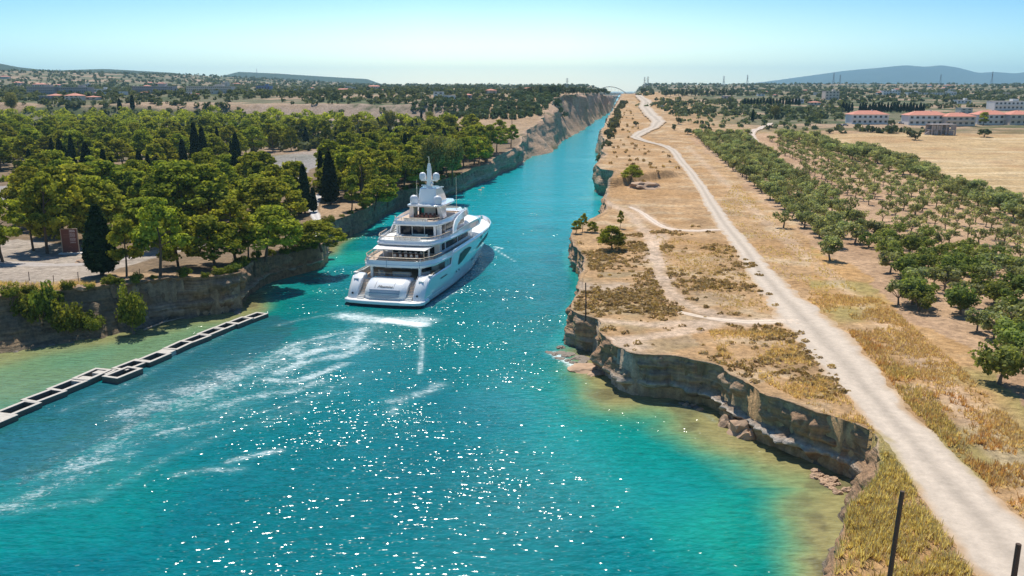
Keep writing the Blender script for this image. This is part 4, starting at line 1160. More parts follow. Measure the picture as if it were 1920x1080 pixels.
for i, x in enumerate([1580, 1586, 1591, 1597, 1612, 1617, 1622, 1630, 1636, 1641, 1647, 1652, 1658, 1664, 1670, 1676, 1682, 1688, 1694, 1700, 1706, 1712, 1718, 1725, 1731]):
    plant_px('cypress_tree', x, 209 + (i % 3), 191 + (i * 7) % 5, 'far dark cypress in the row behind the red roofed houses', 'tree', 'cypress row behind the red roofed houses', 6)
for i, x in enumerate(list(range(1396, 1500, 6))):
    plant_px('cypress_tree', x, 196 + (i % 3), 184 + (i * 5) % 5, 'distant dark cypress in the row behind the scrubland', 'tree', 'distant cypress row behind the scrubland', 5)
for i, x in enumerate([1180, 1222, 1231, 1239, 1246, 1253, 1262, 1270, 1278, 1289, 1300, 1310, 1326, 1332, 1345, 1350]):
    plant_px('far_tree', x + 26, 179 + (i % 3), 161 + (i * 5) % 8, 'distant tree of the windbreak on the right bank skyline', 'tree', 'windbreak trees on the right bank skyline', 11)
for i in range(26):
    x = 975 + i * 6.6
    plant_px('far_tree', x, 176 + (i % 4), 153 + 8 * abs(x - 1035) / 80 + (i * 5) % 6, 'distant tree on the low hill left of the arch bridge', 'tree', 'trees on the hill left of the bridge', 12)

ROADS = [
    ('dirt_road', [(2110, 1330, 4.01), (1990, 1150, 3.89), (1880, 1020, 3.66), (1800, 935, 3.19), (1730, 850, 2.71), (1650, 760, 2.71), (1590, 690, 3.65), (1545, 640, 4.05), (1510, 600, 4.05), (1470, 560, 3.38), (1430, 515, 2.70), (1395, 465, 2.43), (1358, 420, 2.29), (1335, 385, 2.29),
                   (1315, 350, 1.95), (1292, 320, 2.07), (1272, 296, 2.18), (1262, 282, 2.30), (1248, 274, 2.18), (1225, 269, 1.95), (1200, 262, 2.53), (1190, 257, 3.22), (1205, 248, 3.91), (1228, 238, 4.14), (1236, 229, 5.29), (1226, 220, 5.98), (1215, 210, 5.75), (1208, 200, 5.75), (1212, 194, 6.90), (1206, 188, 6.32), (1200, 183, 5.75), (1197, 180, 4.60)], (.51, .43, .345)),
    ('dirt_road', [(1418, 268, 2.2), (1408, 254, 2.4), (1412, 246, 2.4), (1432, 238, 2.2), (1445, 232, 2)], (.58, .48, .40)),
    ('gravel_track', [(1500, 603, 1.5), (1420, 606, 1.3), (1340, 600, .9), (1270, 585, .6)], (.62, .51, .40)),
    ('gravel_track', [(1352, 431, 1.0), (1300, 434, 1.3), (1262, 432, 1.3), (1235, 422, 1.0), (1205, 400, .9), (1180, 388, .5)], (.62, .51, .41)),
    ('paved_path', [(590, 455, .8), (598, 435, 1.0), (597, 415, 1.3), (584, 392, 1.6), (592, 374, 1.6), (606, 362, 1.5), (618, 350, 1.3)], (.55, .52, .50)),
    ('dirt_road', [(-90, 484, 2.6), (0, 494, 2.6), (80, 497, 2.4), (150, 497, 2.0), (210, 490, 1.8), (270, 476, 1.6), (330, 464, 1.5), (400, 452, 1.2)], (.40, .355, .32)),
]

distant_wood()
# --- countless far trees and scrub of the plain: one mass
def far_mass():
    rg = np.random.default_rng(99)
    n = 15000
    Y = np.exp(rg.uniform(math.log(430), math.log(3600), n)); X = rg.uniform(-.72, .72, n) * (Y + 40)
    edge = np.abs(X - centre_x(Y)); right = X > centre_x(Y)
    dens = fbm(X / 120, Y / 45, seed=101, oct=4)
    px, py = proj(X, Y, T(X, Y))
    ok = (edge > 32 + Y * .01) & (dens > np.where(right & (Y < 1100), .54, np.where(right, .45, .38))) & ~inpoly(X, Y, Z_FIELD) & ~inpoly(X, Y, Z_ORCH) & ~((~right) & (Y < 430)) & ~(right & (Y < 620) & (px < 1560))
    ok &= ~((~right) & (px > 850) & (Y < 640))
    ok &= ~((~right) & (Y > 665) & (Y < 708) & (X > -210) & (rg.random(n) < .85))
    ok &= ~(right & (px > 1580) & (py > 204) & (py < 245))
    rf = [Gt(a_[0], a_[1]) for a_ in ROADS[0][1][-16:]]
    ok &= poldist(X, Y, rf)[0] > 14
    X, Y = X[ok], Y[ok]; Z = T(X, Y)
    k = len(X)
    s = rg.uniform(1.1, 2.6, k) * (1 + Y / 3500)
    m = 16
    d = rg.normal(0, 1, (k, m, 3)); d /= np.linalg.norm(d, axis=2)[:, :, None]
    lump = rg.uniform(.7, 1.1, (k, m, 1))
    C = np.stack([X, Y, Z + s * .75], 1)[:, None, :] + d * lump * s[:, None, None] * np.array([1.0, 1.0, .8])
    V, F = cards(C.reshape(-1, 3), d.reshape(-1, 3) + np.array([0, 0, .4]), np.repeat(s * .42, m), rg)
    t = np.repeat(np.clip(np.repeat(rg.random(k), m) + rg.normal(0, .2, k * m), 0, 1), 4)
    o = obj('distant_scrub', mesh_from('distant_scrub', V, F, M_FAR, cols=np.stack([t] * 3, 1)))
    tag(o, 'countless distant trees and bushes covering the plain on both sides of the canal', 'scrubland', kind='stuff')
far_mass()

def mat_tone():
    pass

# grove masses on the slope beyond the wood (rows of small trees that read as one texture)
def grove_mass(px, step, size, name, label, cat, mat, seed, jit=.8, hgt=.9, m=14, card=.45):
    P = [Gt(x, y) for x, y in px]; xs = [p[0] for p in P]; ys = [p[1] for p in P]
    rg = np.random.default_rng(seed); pts = []
    ga, gb = np.meshgrid(np.arange(min(xs), max(xs), step), np.arange(min(ys), max(ys), step))
    q = np.stack([ga.ravel() + rg.normal(0, jit, ga.size), gb.ravel() + rg.normal(0, jit, ga.size)], 1)
    q = q[inpoly(q[:, 0], q[:, 1], P)]
    di, ii_, _ = inland(q[:, 0], q[:, 1]); q = q[di > .5]; di, ii_, _ = inland(q[:, 0], q[:, 1])
    k = len(q); s = size * rg.uniform(.7, 1.3, k); Z = T(q[:, 0], q[:, 1]) * np.clip(di / (ii_ + 3), .05, 1)
    d = rg.normal(0, 1, (k, m, 3)); d /= np.linalg.norm(d, axis=2)[:, :, None]; d[:, :, 2] = np.abs(d[:, :, 2])
    C = np.stack([q[:, 0], q[:, 1], Z + s * .3], 1)[:, None, :] + d * rg.uniform(.6, 1.1, (k, m, 1)) * s[:, None, None] * np.array([1, 1, hgt])
    V, F = cards(C.reshape(-1, 3), d.reshape(-1, 3), np.repeat(s * card, m), rg)
    t = np.repeat(np.clip(np.repeat(rg.random(k), m) + rg.normal(0, .2, k * m), 0, 1), 4)
    o = obj(name, mesh_from(name, V, F, mat, cols=np.stack([t] * 3, 1)))
    tag(o, label, cat, kind='stuff'); return k
M_FARG = mat_leaf('far_grove_foliage', (.06, .09, .04), (.13, .165, .085), .15, 0, 0)
grove_mass([(820, 190), (900, 188), (1000, 196), (1040, 200), (1030, 214), (960, 226), (880, 226), (830, 215), (760, 215)], 6.5, 2.4, 'distant_grove', 'far olive grove on the slope behind the wood beside the canal', 'grove', M_FARG, 111)
grove_mass([(960, 178), (1050, 178), (1062, 186), (1030, 196), (960, 192)], 8, 3.2, 'distant_grove', 'far olive grove on the hill above the canal cliff', 'grove', M_FARG, 112)
grove_mass([(1300, 252), (1345, 252), (1400, 300), (1360, 300)], 30, 1, 'weeds', 'low weeds at the far corner of the grove', 'weeds', M_SCRUB, 113)
grove_mass([(0, 340), (110, 322), (240, 330), (300, 320), (400, 330), (380, 345), (200, 345), (60, 352)], 3.0, 1.5, 'undergrowth', 'dark undergrowth at the foot of the upper wood', 'undergrowth', M_PINE, 114)
grove_mass([(1090, 245), (1120, 225), (1100, 205), (1085, 215), (1075, 240)], 7, 2.4, 'cliff_shrubs', 'dark green shrubs growing on the left canal wall', 'shrubs', M_FAR, 115)
grove_mass([(1127, 300), (1120, 283), (1140, 250), (1148, 225), (1158, 205), (1168, 190), (1174, 190), (1164, 210), (1156, 232), (1148, 258), (1136, 285), (1136, 300)], 5.5, 2.2, 'cliff_shrubs', 'dark shrubs lining the right rim of the far canal', 'shrubs', M_FAR, 116, jit=2.5)
grove_mass([(1180, 196), (1330, 190), (1500, 200), (1560, 235), (1500, 250), (1420, 240), (1300, 245), (1250, 215)], 14, 1.7, 'dry_bushes', 'scattered dry bushes beside the far dirt road', 'bushes', M_FAR, 117, jit=7)
grove_mass([(1180, 200), (1200, 240), (1180, 262), (1260, 280), (1290, 320), (1200, 350), (1140, 320), (1140, 270), (1160, 220)], 11, .8, 'low_scrub', 'low dry scrub on the right bank between road and canal', 'scrub', M_SCRUB, 118, jit=5)
G5 = rows([(1620, 440), (1700, 436), (1830, 468), (1935, 515), (1990, 560), (1990, 640), (1900, 590), (1800, 540), (1700, 500), (1640, 500)], 5.4, 5.0, 9, .7, .08)
G5 = clear(G5, G4 + G1k + G2, 3.6)
for p in [p for p in G5 if proj(p[0], p[1], 6)[0] < 2120]:
    plant('orchard_tree', p[0], p[1], rng.uniform(3.0, 4.2), 'light green tree in the middle band between the sparse trees and the orchard', 'orchard tree', 'trees of the middle band', rng.uniform(1.05, 1.3))

# --- cushion scrub on the near right bank
def cushions():
    rg = np.random.default_rng(5)
    A = [Gt(*p) for p in ((1085, 455), (1180, 440), (1330, 420), (1420, 500), (1480, 600), (1560, 690), (1640, 800), (1560, 800), (1400, 720), (1200, 665), (1110, 650), (1075, 600), (1070, 500))]
    xs = [p[0] for p in A]; ys = [p[1] for p in A]
    n = 16000
    X = rg.uniform(min(xs), max(xs), n); Y = rg.uniform(min(ys), max(ys), n)
    dn = fbm(X / 9, Y / 9, seed=121, oct=3); px, py = proj(X, Y, T(X, Y))
    dense = (px < 1260) & (py > 455) & (py < 590)
    ok = inpoly(X, Y, A) & (dn + rg.normal(0, .13, n) > np.where(dense, .56, .71))
    tr = np.full(n, 1e9)
    for t in TRKW: tr = np.minimum(tr, poldist(X, Y, t)[0])
    ok &= tr > 1.4
    X, Y = X[ok], Y[ok]; k = len(X); Z = T(X, Y)
    sd_, ins, _ = inland(X, Y); g = sd_ > ins + .8
    X, Y, Z = X[g], Y[g], Z[g]; k = len(X)
    s = rg.uniform(.16, .6, k); m = 20
    d = rg.normal(0, 1, (k, m, 3)); d /= np.linalg.norm(d, axis=2)[:, :, None]; d[:, :, 2] = np.abs(d[:, :, 2])
    C = np.stack([X, Y, Z], 1)[:, None, :] + d * rg.uniform(.75, 1.05, (k, m, 1)) * s[:, None, None] * np.array([1.15, 1, .7])
    V, F = cards(C.reshape(-1, 3), d.reshape(-1, 3), np.repeat(s * .3, m), rg)
    t = np.repeat(np.clip(np.repeat(rg.random(k), m) + rg.normal(0, .15, k * m), 0, 1), 4)
    o = obj('cushion_scrub', mesh_from('cushion_scrub', V, F, M_SCRUB, cols=np.stack([t] * 3, 1)))
    tag(o, 'low brown cushion shrubs scattered over the dry right bank', 'scrub', kind='stuff')
cushions()

def grass(px, n, name, label, mat, seed, hh=(.25, .7), thr=.45, blades=7, freq=6.0, margin=.4):
    rg = np.random.default_rng(seed)
    A = [Gt(*p) for p in px]; xs = [p[0] for p in A]; ys = [p[1] for p in A]
    X = rg.uniform(min(xs), max(xs), n); Y = rg.uniform(min(ys), max(ys), n)
    ok = inpoly(X, Y, A) & (fbm(X / freq, Y / freq, seed=seed, oct=3) + rg.normal(0, .1, n) > thr + .04)
    rd = poldist(X, Y, ROADW)[0] if ROADW is not None else np.full(n, 1e9)
    ok &= rd > np.interp(Y, ROADY, ROADH) + .2
    X, Y = X[ok], Y[ok]
    sd_, ins, _ = inland(X, Y); g = sd_ > ins + margin; X, Y = X[g], Y[g]
    k = len(X); Z = T(X, Y) - .05
    h = rg.uniform(hh[0], hh[1], (k, blades, 1)); a = rg.uniform(0, 6.283, (k, blades)); sp = rg.uniform(.05, .5, (k, blades))
    base = np.stack([X, Y, Z], 1)[:, None, :] + np.stack([np.cos(a) * .12, np.sin(a) * .12, np.zeros_like(a)], -1)
    tip = base + np.stack([np.cos(a) * sp, np.sin(a) * sp, np.zeros_like(a)], -1) * h * 1.3 + np.array([0, 0, 1]) * h
    side = np.stack([-np.sin(a), np.cos(a), np.zeros_like(a)], -1) * .05
    V = np.stack([base - side, base + side, tip + side * .3, tip - side * .3], 2).reshape(-1, 3)
    F = np.arange(len(V)).reshape(-1, 4)
    t = np.repeat(np.clip(np.repeat(rg.random(k), blades) + rg.normal(0, .2, k * blades), 0, 1), 4)
    o = obj(name, mesh_from(name, V, F, mat, cols=np.stack([t] * 3, 1)))
    tag(o, label, 'grass', kind='stuff'); return k

# dirt road laid on the ground as its own sheet
def mat_road():
    m, n, l, b = newmat('road_material')
    at = n.new('ShaderNodeVertexColor'); at.layer_name = 'Col'; tc = n.new('ShaderNodeTexCoord')
    z = n.new('ShaderNodeTexNoise'); z.inputs['Scale'].default_value = 1.3; z.inputs['Detail'].default_value = 8; z.inputs['Roughness'].default_value = .7
    l.new(tc.outputs['Object'], z.inputs['Vector'])
    mr = n.new('ShaderNodeMapRange'); mr.inputs[1].default_value = .3; mr.inputs[2].default_value = .7; mr.inputs[3].default_value = .82; mr.inputs[4].default_value = 1.12
    l.new(z.outputs['Fac'], mr.inputs[0])
    vm = n.new('ShaderNodeVectorMath'); vm.operation = 'SCALE'; l.new(at.outputs['Color'], vm.inputs[0]); l.new(mr.outputs[0], vm.inputs['Scale']); l.new(vm.outputs[0], b.inputs['Base Color'])
    b.inputs['Roughness'].default_value = .95; b.inputs['Specular IOR Level'].default_value = .1
    bp = n.new('ShaderNodeBump'); bp.inputs['Distance'].default_value = .06; l.new(z.outputs['Fac'], bp.inputs['Height']); l.new(bp.outputs[0], b.inputs['Normal'])
    return m
M_ROAD = mat_road()
def road(name, pts, col, seed):
    P = np.array([Gt(a[0], a[1]) for a in pts]); W = np.array([a[2] for a in pts], float)
    s = np.r_[0, np.cumsum(np.linalg.norm(np.diff(P, axis=0), axis=1))]
    S = np.arange(0, s[-1], .6); 
    X = np.interp(S, s, P[:, 0]); Y = np.interp(S, s, P[:, 1]); Wd = np.interp(S, s, W)
    k = np.ones(9) / 9
    for arr in (X, Y): arr[4:-4] = np.convolve(arr, k, 'valid'); arr[4:-4] = np.convolve(arr, k, 'valid')
    tn = np.stack([np.gradient(X), np.gradient(Y)], 1); tn /= np.linalg.norm(tn, axis=1)[:, None] + 1e-9
    nn = np.stack([-tn[:, 1], tn[:, 0]], 1)
    el = 1 + (fbm(S / 2.5, S * 0, seed=seed, oct=4) - .5) * .5; er = 1 + (fbm(S / 2.5, S * 0 + 50, seed=seed, oct=4) - .5) * .5
    m = 15; rowsV = []; cols = []
    for j in range(m):
        f = -1 + 2 * j / (m - 1)
        q = np.stack([X, Y], 1) + nn * (f * Wd * (el if f < 0 else er))[:, None]
        z = T(q[:, 0], q[:, 1]) + np.where((abs(f) > .99) & (q[:, 1] < 400), -.02, .05 + q[:, 1] * .0003 + .9 * sstep(400, 900, q[:, 1]))
        rowsV.append(np.stack([q[:, 0], q[:, 1], z], 1))
        c = np.tile(np.array(col), (len(S), 1))
        rut = math.exp(-((abs(f) - .42) / .16) ** 2)
        c = c * (1 + .11 * rut - .16 * math.exp(-(f / .18) ** 2))
        w = np.clip(sstep(.68, 1.0, abs(f) + (fbm(S / 3, S * 0 + f * 3, seed=seed + 3) - .5) * .6), 0, 1)
        c = c * (1 - w[:, None] * .75) + ground_color(q[:, 0], q[:, 1]) * w[:, None] * .75
        cols.append(c)
    V = np.concatenate(rowsV); nc = len(S); idx = np.arange(m * nc).reshape(m, nc)
    F = np.stack([idx[:-1, :-1], idx[:-1, 1:], idx[1:, 1:], idx[1:, :-1]], -1).reshape(-1, 4)
    o = obj(name, mesh_from(name, V, F, M_ROAD, smooth=True, cols=np.concatenate(cols))); tag(o, kind='structure')
    return np.stack([X, Y], 1)[::4], Wd[::4]
ROADW = None
for i, (nm, pts, col) in enumerate(ROADS):
    q, wq = road(nm, pts, col, 200 + i)
    if i == 0: RW_, RH_ = [tuple(p) for p in q], wq
ROADW = RW_; _o = np.argsort([p[1] for p in ROADW]); ROADY = np.array([p[1] for p in ROADW])[_o]; ROADH = np.array(RH_)[_o]

grass([(1500, 545), (1650, 560), (1800, 690), (1990, 880), (1990, 1200), (1880, 1010), (1700, 800), (1600, 690)], 26000, 'dry_grass', 'dry golden grass between the dirt road and the orchard', M_DRY, 131, (.12, .5), .47, 7, 4.0)
grass([(1560, 600), (1760, 700), (1960, 900), (1960, 1150), (1860, 1000), (1700, 800)], 5000, 'dry_grass', 'reddish tall dry grass clumps along the road verge', M_RUST, 138, (.3, .7), .57, 8, 3.0)
grass([(1380, 340), (1470, 430), (1560, 500), (1700, 640), (1560, 570), (1440, 500), (1350, 380)], 9000, 'dry_grass', 'short dry grass beside the far part of the dirt road', M_DRY, 132, (.15, .4), .5)
grass([(1590, 910), (1700, 880), (1760, 960), (1830, 1100), (1700, 1250), (1500, 1250), (1530, 1080), (1575, 960), (1560, 900), (1640, 850), (1720, 860)], 17000, 'dry_grass', 'tall olive coloured grass on the corner of the near bank', M_GRASS, 133, (.15, .6), .42, 8, 3.0)
grass([(1600, 880), (1740, 880), (1850, 1080), (1700, 1200), (1530, 1200), (1560, 1000)], 6000, 'dry_grass', 'golden tufts mixed into the grass of the near bank corner', M_DRY, 139, (.3, .8), .48, 8, 3.0)
grass([(1330, 620), (1480, 620), (1580, 720), (1700, 860), (1640, 850), (1480, 740), (1350, 670)], 7000, 'dry_grass', 'dry grass between the bay cliff and the dirt road', M_DRY, 134, (.15, .45), .5)
grass([(1620, 640), (1720, 700), (1800, 820), (1880, 950), (1800, 900), (1700, 760)], 5000, 'green_grass', 'greener tufts of grass along the right verge of the road', M_GRASS, 135, (.2, .6), .53, 8)
grass([(1230, 440), (1400, 470), (1470, 580), (1380, 590), (1260, 540)], 5000, 'dry_grass', 'patchy olive grass in the middle of the right bank', M_GRASS, 136, (.12, .35), .5)
grass([(-100, 530), (180, 530), (170, 560), (60, 600), (-100, 600)], 4500, 'dry_grass', 'orange dry grass on the left shore slope', M_DRY, 137, (.2, .6), .4)
print('things', COUNT, nw, len(G1k), len(G2), len(G3), len(G4))

# ================================================================ YACHT
M_WHITE = simple('white_paint', (.85, .85, .84), .18, spec=.5, coat=1.0)
M_WARM = simple('warm_white_deck_paint', (.74, .72, .68), .45)
M_TEAK = simple('teak', (.46, .33, .23), .6, var=.15, scale=8)
M_CAP = simple('varnished_caprail', (.55, .40, .27), .4)
M_GLASS = simple('dark_glass', (.010, .011, .018), .08, spec=.35)
M_BOOT = simple('antifouling', (.012, .016, .03), .5)
M_CUSH = simple('cushion_fabric', (.72, .70, .66), .8)
M_CUSH2 = simple('grey_green_fabric', (.30, .42, .42), .8)
M_WOOD = simple('dark_wood', (.15, .045, .03), .45)
M_DOME = simple('dome_plastic', (.74, .76, .79), .4)
M_HGLASS = simple('hull_glass', (.008, .009, .014), .3, spec=.15)
M_LOUV = simple('louvre_grey', (.36, .40, .46), .4)  # grey painted on so the louvres read as shaded recesses
M_STEEL = simple('stainless_steel', (.6, .6, .6), .25, metal=1.0)
M_NAME = simple('name_lettering', (.16, .14, .12), .4)
M_SHADE = simple('interior_dark', (.05, .045, .045), .7)
M_TURQ = simple('turquoise_cloth', (.02, .42, .33), .7)

_a, _b = G(641, 560, 1.1), G(796, 566, 1.1)
YX, YY_ = (_a[0] + _b[0]) / 2, (_a[1] + _b[1]) / 2
YAZ = R(13)
yacht = empty('yacht', (YX, YY_, 0), -YAZ)
tag(yacht, 'large white multi deck motor yacht entering the turquoise canal', 'yacht')
def part(mb, name, mat, parent=yacht, smooth=False, bevel=0.0, seg=2): return mb.build(name, mat, parent, smooth, bevel, seg)

def sym(L):
    """closed outline from (y, half width) stations running forward"""
    return [(w, y) for y, w in L] + [(-w, y) for y, w in reversed(L) if w > .01]
def I(y, tab): return float(np.interp(y, [a for a, _ in tab], [b for _, b in tab]))
HB_W = [(0, 7.0), (4, 7.25), (19, 7.5), (35, 6.7), (48, 4.9), (57, 3.0), (63, 1.4), (67, .05)]
HB_M = [(0, 7.5), (4, 7.6), (19, 7.75), (36, 7.5), (48, 6.4), (58, 4.4), (64, 2.4), (68.4, .06)]
HB_S = [(0, 7.2), (3, 7.5), (19, 7.75), (40, 7.7), (50, 7.0), (58, 5.4), (64, 3.3), (67.5, 1.6), (69.6, .1)]
def sheer(y):
    return float(np.interp(y, [1.2, 2.6, 4.2, 5.4, 17.2, 18.6, 30, 45, 58, 69.6], [1.2, 2.9, 4.35, 4.7, 4.75, 7.15, 7.2, 7.15, 6.9, 6.75]))

def build_hull():
    ys = [1.2, 1.7, 2.2, 2.8, 3.4, 4.2, 5.4, 7, 9, 11, 13, 15, 17.2, 17.6, 18.1, 18.6, 20, 22, 24, 27, 30, 33, 36, 39, 42, 45, 48, 51, 54, 57, 60, 62, 64, 65.5, 66.8, 67.6, 68.4, 69.2]
    m = MB(); nz = 11
    for sgn in (1, -1):
        L = []
        for y in ys:
            zt = sheer(y); col = []
            for k in range(nz):
                f = k / (nz - 1); z = -.8 + f * (zt + .8)
                yy = min(y, 69.6)
                # the stem rakes aft towards the water
                w0, w1, w2 = I(yy, HB_W), I(yy, HB_M), I(yy, HB_S)
                g = max(0, z) / 7.0
                w = w0 * (1 - g) ** 2 + 2 * w1 * g * (1 - g) + w2 * g * g
                if z < 0: w = w0 * (1 + z * .12)
                col.append((sgn * w, yy, z))
            L.append(col)
        nn = len(L)
        V = [p for c in L for p in c]; F = []
        for i in range(nn - 1):
            for k in range(nz - 1):
                q = (i * nz + k, i * nz + k + 1, (i + 1) * nz + k + 1, (i + 1) * nz + k)
                F.append(q if sgn > 0 else q[::-1])
        m.add(V, F)
    # stern below the platform, and the inner bulwark face
    m.prism([(-7.0, .6), (7.0, .6), (7.2, 2.4), (-7.2, 2.4)], -.8, .5)
    return m
h = build_hull()
hull = part(h, 'hull', M_WHITE, smooth=True)
sol = hull.modifiers.new('thickness', 'SOLIDIFY'); sol.thickness = .22; sol.offset = -1
bt = MB()
for sgn in (1, -1):
    ys = list(np.linspace(.2, 66.8, 40))
    L = [[(sgn * (I(y, HB_W) + .03), y, z) for z in (-.7, .28)] for y in ys]
    V = [p for c in L for p in c]; bt.add(V, [(2 * i, 2 * i + 1, 2 * i + 3, 2 * i + 2) for i in range(len(ys) - 1)])
bt.prism([(-7.2, -.55), (7.2, -.55), (7.3, 1.0), (-7.3, 1.0)], -.7, .3)
part(bt, 'boot_stripe', M_BOOT)

# swim platform
pl = MB()
P = [(-7.75, 3.4), (-7.7, .6), (-7.3, -.2), (-6.3, -.62), (-3.5, -.95), (0, -1.05), (3.5, -.95), (6.3, -.62), (7.3, -.2), (7.7, .6), (7.75, 3.4)]
pl.prism(P, .45, 1.05)
part(pl, 'swim_platform', M_WHITE, bevel=.12)
pt = MB(); pt.prism([(x * .94, y * .9 + .12) for x, y in P], 1.056, 1.075); part(pt, 'platform_deck', M_WARM)

# stern wings flanking the stairs
for sgn in (1, -1):
    w = MB()
    prof = [(1.0, 1.07), (1.15, 1.6), (2.1, 3.0), (3.3, 4.1), (4.6, 4.72), (5.9, 4.8), (5.9, 1.07)]
    L = []
    for xx, e in ((5.25, .0), (5.4, -.22), (6.4, -.32), (7.1, -.05), (7.42, .35)):
        L.append([(sgn * xx, y + e * (1 if y < 5 else 0), z - (abs(xx - 6.3) ** 2) * .10) for y, z in prof])
    w.rings(L)
    o = part(w, 'stern_wing', M_WHITE, smooth=True, bevel=.08)
    hh = MB(); hh.lathe([(.2, 0), (.2, .06), (.11, .08), (.11, 0)], (0, 0, 0), 12)
    ob = obj('fairlead', hh.mesh('fairlead', M_BOOT), o); ob.location = (sgn * 6.2, .88, 1.95); ob.rotation_euler = (R(62), 0, 0)
    hb = MB(); hb.box((sgn * 6.3, 3.05, 4.12), (.9, .22, .16)); obj('bollard', hb.mesh('bollard', M_STEEL), o)
# stairs
for sgn in (1, -1):
    st = MB(); n = 13
    for k in range(n):
        f = k / n
        st.box((sgn * 4.62, 1.35 + 3.6 * f + .9, 1.05 + 2.75 * (f + 1 / n) / 2), (1.22, 3.7 - 3.6 * f + .0, 2.75 * (f + 1 / n)))
    s_ = part(st, 'staircase', M_WARM)
    tr = MB()
    for k in range(n):
        f = k / n; tr.box((sgn * 4.62, 1.42 + 3.6 * f - 1.62 + 1.0 + .16, 1.05 + 2.75 * (f + 1 / n) + .02), (1.2, .2, .04))
    obj('stair_tread', tr.mesh('stair_tread', M_TEAK), s_)
    ml = MB(); ml.tube([(sgn * 5.2, 1.1, 1.6), (sgn * 5.2, 2.4, 3.4), (sgn * 5.2, 4.9, 5.0)], .03, 6); part(ml, 'handrail', M_STEEL)
# garage door: a bulging panel leaning forward
gp = MB(); L = []
cur = [(.55, 1.08), (.42, 1.5), (.52, 2.1), (.95, 2.8), (1.7, 3.45), (2.7, 3.98), (3.9, 4.28), (5.3, 4.36)]
for y, z in cur:
    ring = []
    for k in range(17):
        u = -1 + 2 * k / 16; x = u * 3.98
        e = .55 * abs(u) ** 6
        ring.append((x, y + e + .12 * u * u, z - .25 * abs(u) ** 8))
    L.append(ring)
gp.rings(L, cap=False, closed=False)
sd_l = [(-3.98, 5.6, 1.08)] ; 
for sgn in (1, -1):
    V = []
    for y, z in cur: V += [(sgn * 3.98, y + .67, z - .25), (sgn * 3.98, 5.6, z - .25)]
    gp.add(V, [(2 * i, 2 * i + 1, 2 * i + 3, 2 * i + 2) for i in range(len(cur) - 1)])
door = part(gp, 'transom_door', M_WHITE, smooth=True)
for (za, zb, hw, dd) in ((1.35, 1.95, 2.9, .10), (2.15, 2.42, 2.95, .12), (2.62, 2.86, 2.9, .12)):
    lv = MB()
    ring = []
    def cy(z): return float(np.interp(z, [c[1] for c in cur], [c[0] for c in cur]))
    n = 15; top = []; bot = []
    for k in range(n):
        u = -1 + 2 * k / (n - 1)
        b_ = za + (.28 * (u * u) if zb - za > .4 else 0)
        bot.append((u * hw, cy(b_) - dd, b_)); top.append((u * hw, cy(zb) - dd * 1.2, zb))
    V = bot + top + [(x, y + .3, z) for x, y, z in bot] + [(x, y + .3, z) for x, y, z in top]
    F = [(i, i + 1, n + i + 1, n + i) for i in range(n - 1)] + [(n + i, n + i + 1, 3 * n + i + 1, 3 * n + i) for i in range(n - 1)] + [(2 * n + i, 2 * n + i + 1, i + 1, i) for i in range(n - 1)]
    lv.add(V, F); obj('louvre', lv.mesh('louvre', M_LOUV, True), door)
for x in (-2.0, 1.6):
    sm = MB(); sm.tube([(x, cy(z) - .02, z) for z in (3.05, 3.4, 3.75, 4.05)], .025, 4); obj('seam', sm.mesh('seam', M_NAME), door)
tx = bpy.data.curves.new('name_script', 'FONT'); tx.body = 'Meamina'; tx.size = .8; tx.shear = .45; tx.extrude = .012; tx.align_x = 'CENTER'
to = bpy.data.objects.new('tmp_text', tx); COL.objects.link(to)
dg = bpy.context.evaluated_depsgraph_get(); tm = bpy.data.meshes.new_from_object(to.evaluated_get(dg)); bpy.data.objects.remove(to)
tm.name = 'name_lettering'; tm.materials.clear(); tm.materials.append(M_NAME)
to = obj('name_lettering', tm, door); to.location = (-.1, 1.26, 3.12); to.rotation_euler = (R(43), 0, 0)

# decks and fascias
def deck(name, outline, z0, z1, mat=M_WHITE, bevel=.22):
    m = MB(); m.prism(outline, z0, z1); return part(m, name, mat, bevel=bevel, seg=3, smooth=True)
def inset(P, d):
    """crude inward offset of a convex-ish outline"""
    cx = 0; cy_ = sum(p[1] for p in P) / len(P)
    out = []
    for x, y in P:
        out.append((x - math.copysign(min(d, abs(x)), x) if abs(x) > .01 else x, y + (d if y < cy_ else -d)))
    return out
def aft(y0, w0, r, rest):
    """rounded stern corner then the stations forward"""
    L = [(y0 - .35, .01), (y0 - .3, w0 * .35), (y0 - .18, w0 * .7)]
    for k in range(5):
        a = k / 4 * math.pi / 2; L.append((y0 + r - r * math.cos(a), w0 - r + r * math.sin(a)))
    return L + rest
D1 = sym([(4.6, 4.1), (4.8, 7.3), (19, 7.5), (40, 7.4), (50, 6.6), (58, 5.0), (64, 2.9), (67.5, 1.2), (69, .01)])
main = MB(); main.prism(sym([(5.0, 4.0), (5.0, 7.3), (17.5, 7.4)]), 3.3, 3.62); part(main, 'main_deck', M_TEAK)
fore = MB(); fore.prism(sym([(42, 7.2), (50, 6.6), (58, 5.0), (64, 2.9), (67.5, 1.2), (69, .02)]), 5.7, 5.95); fd = part(fore, 'foredeck', M_WARM)
cp = MB()
for sgn in (1, -1):
    cp.tube([(sgn * (I(y, HB_S) - .1), y, sheer(y) + .03) for y in np.linspace(19, 69.4, 30)], .14, 6)
part(cp, 'bulwark_cap', M_WHITE, smooth=True)
for (x, y) in ((-1.2, 60), (1.2, 60)):
    wd = MB(); wd.lathe([(.35, 0), (.35, .5), (.5, .55), (.5, .75), (.2, .8)], (x, y, 5.95), 12); part(wd, 'windlass', M_STEEL)
hs_ = MB(); hs_.box((0, 52, 6.25), (3.2, 3.0, .6)); part(hs_, 'deck_seat', M_CUSH, bevel=.1)

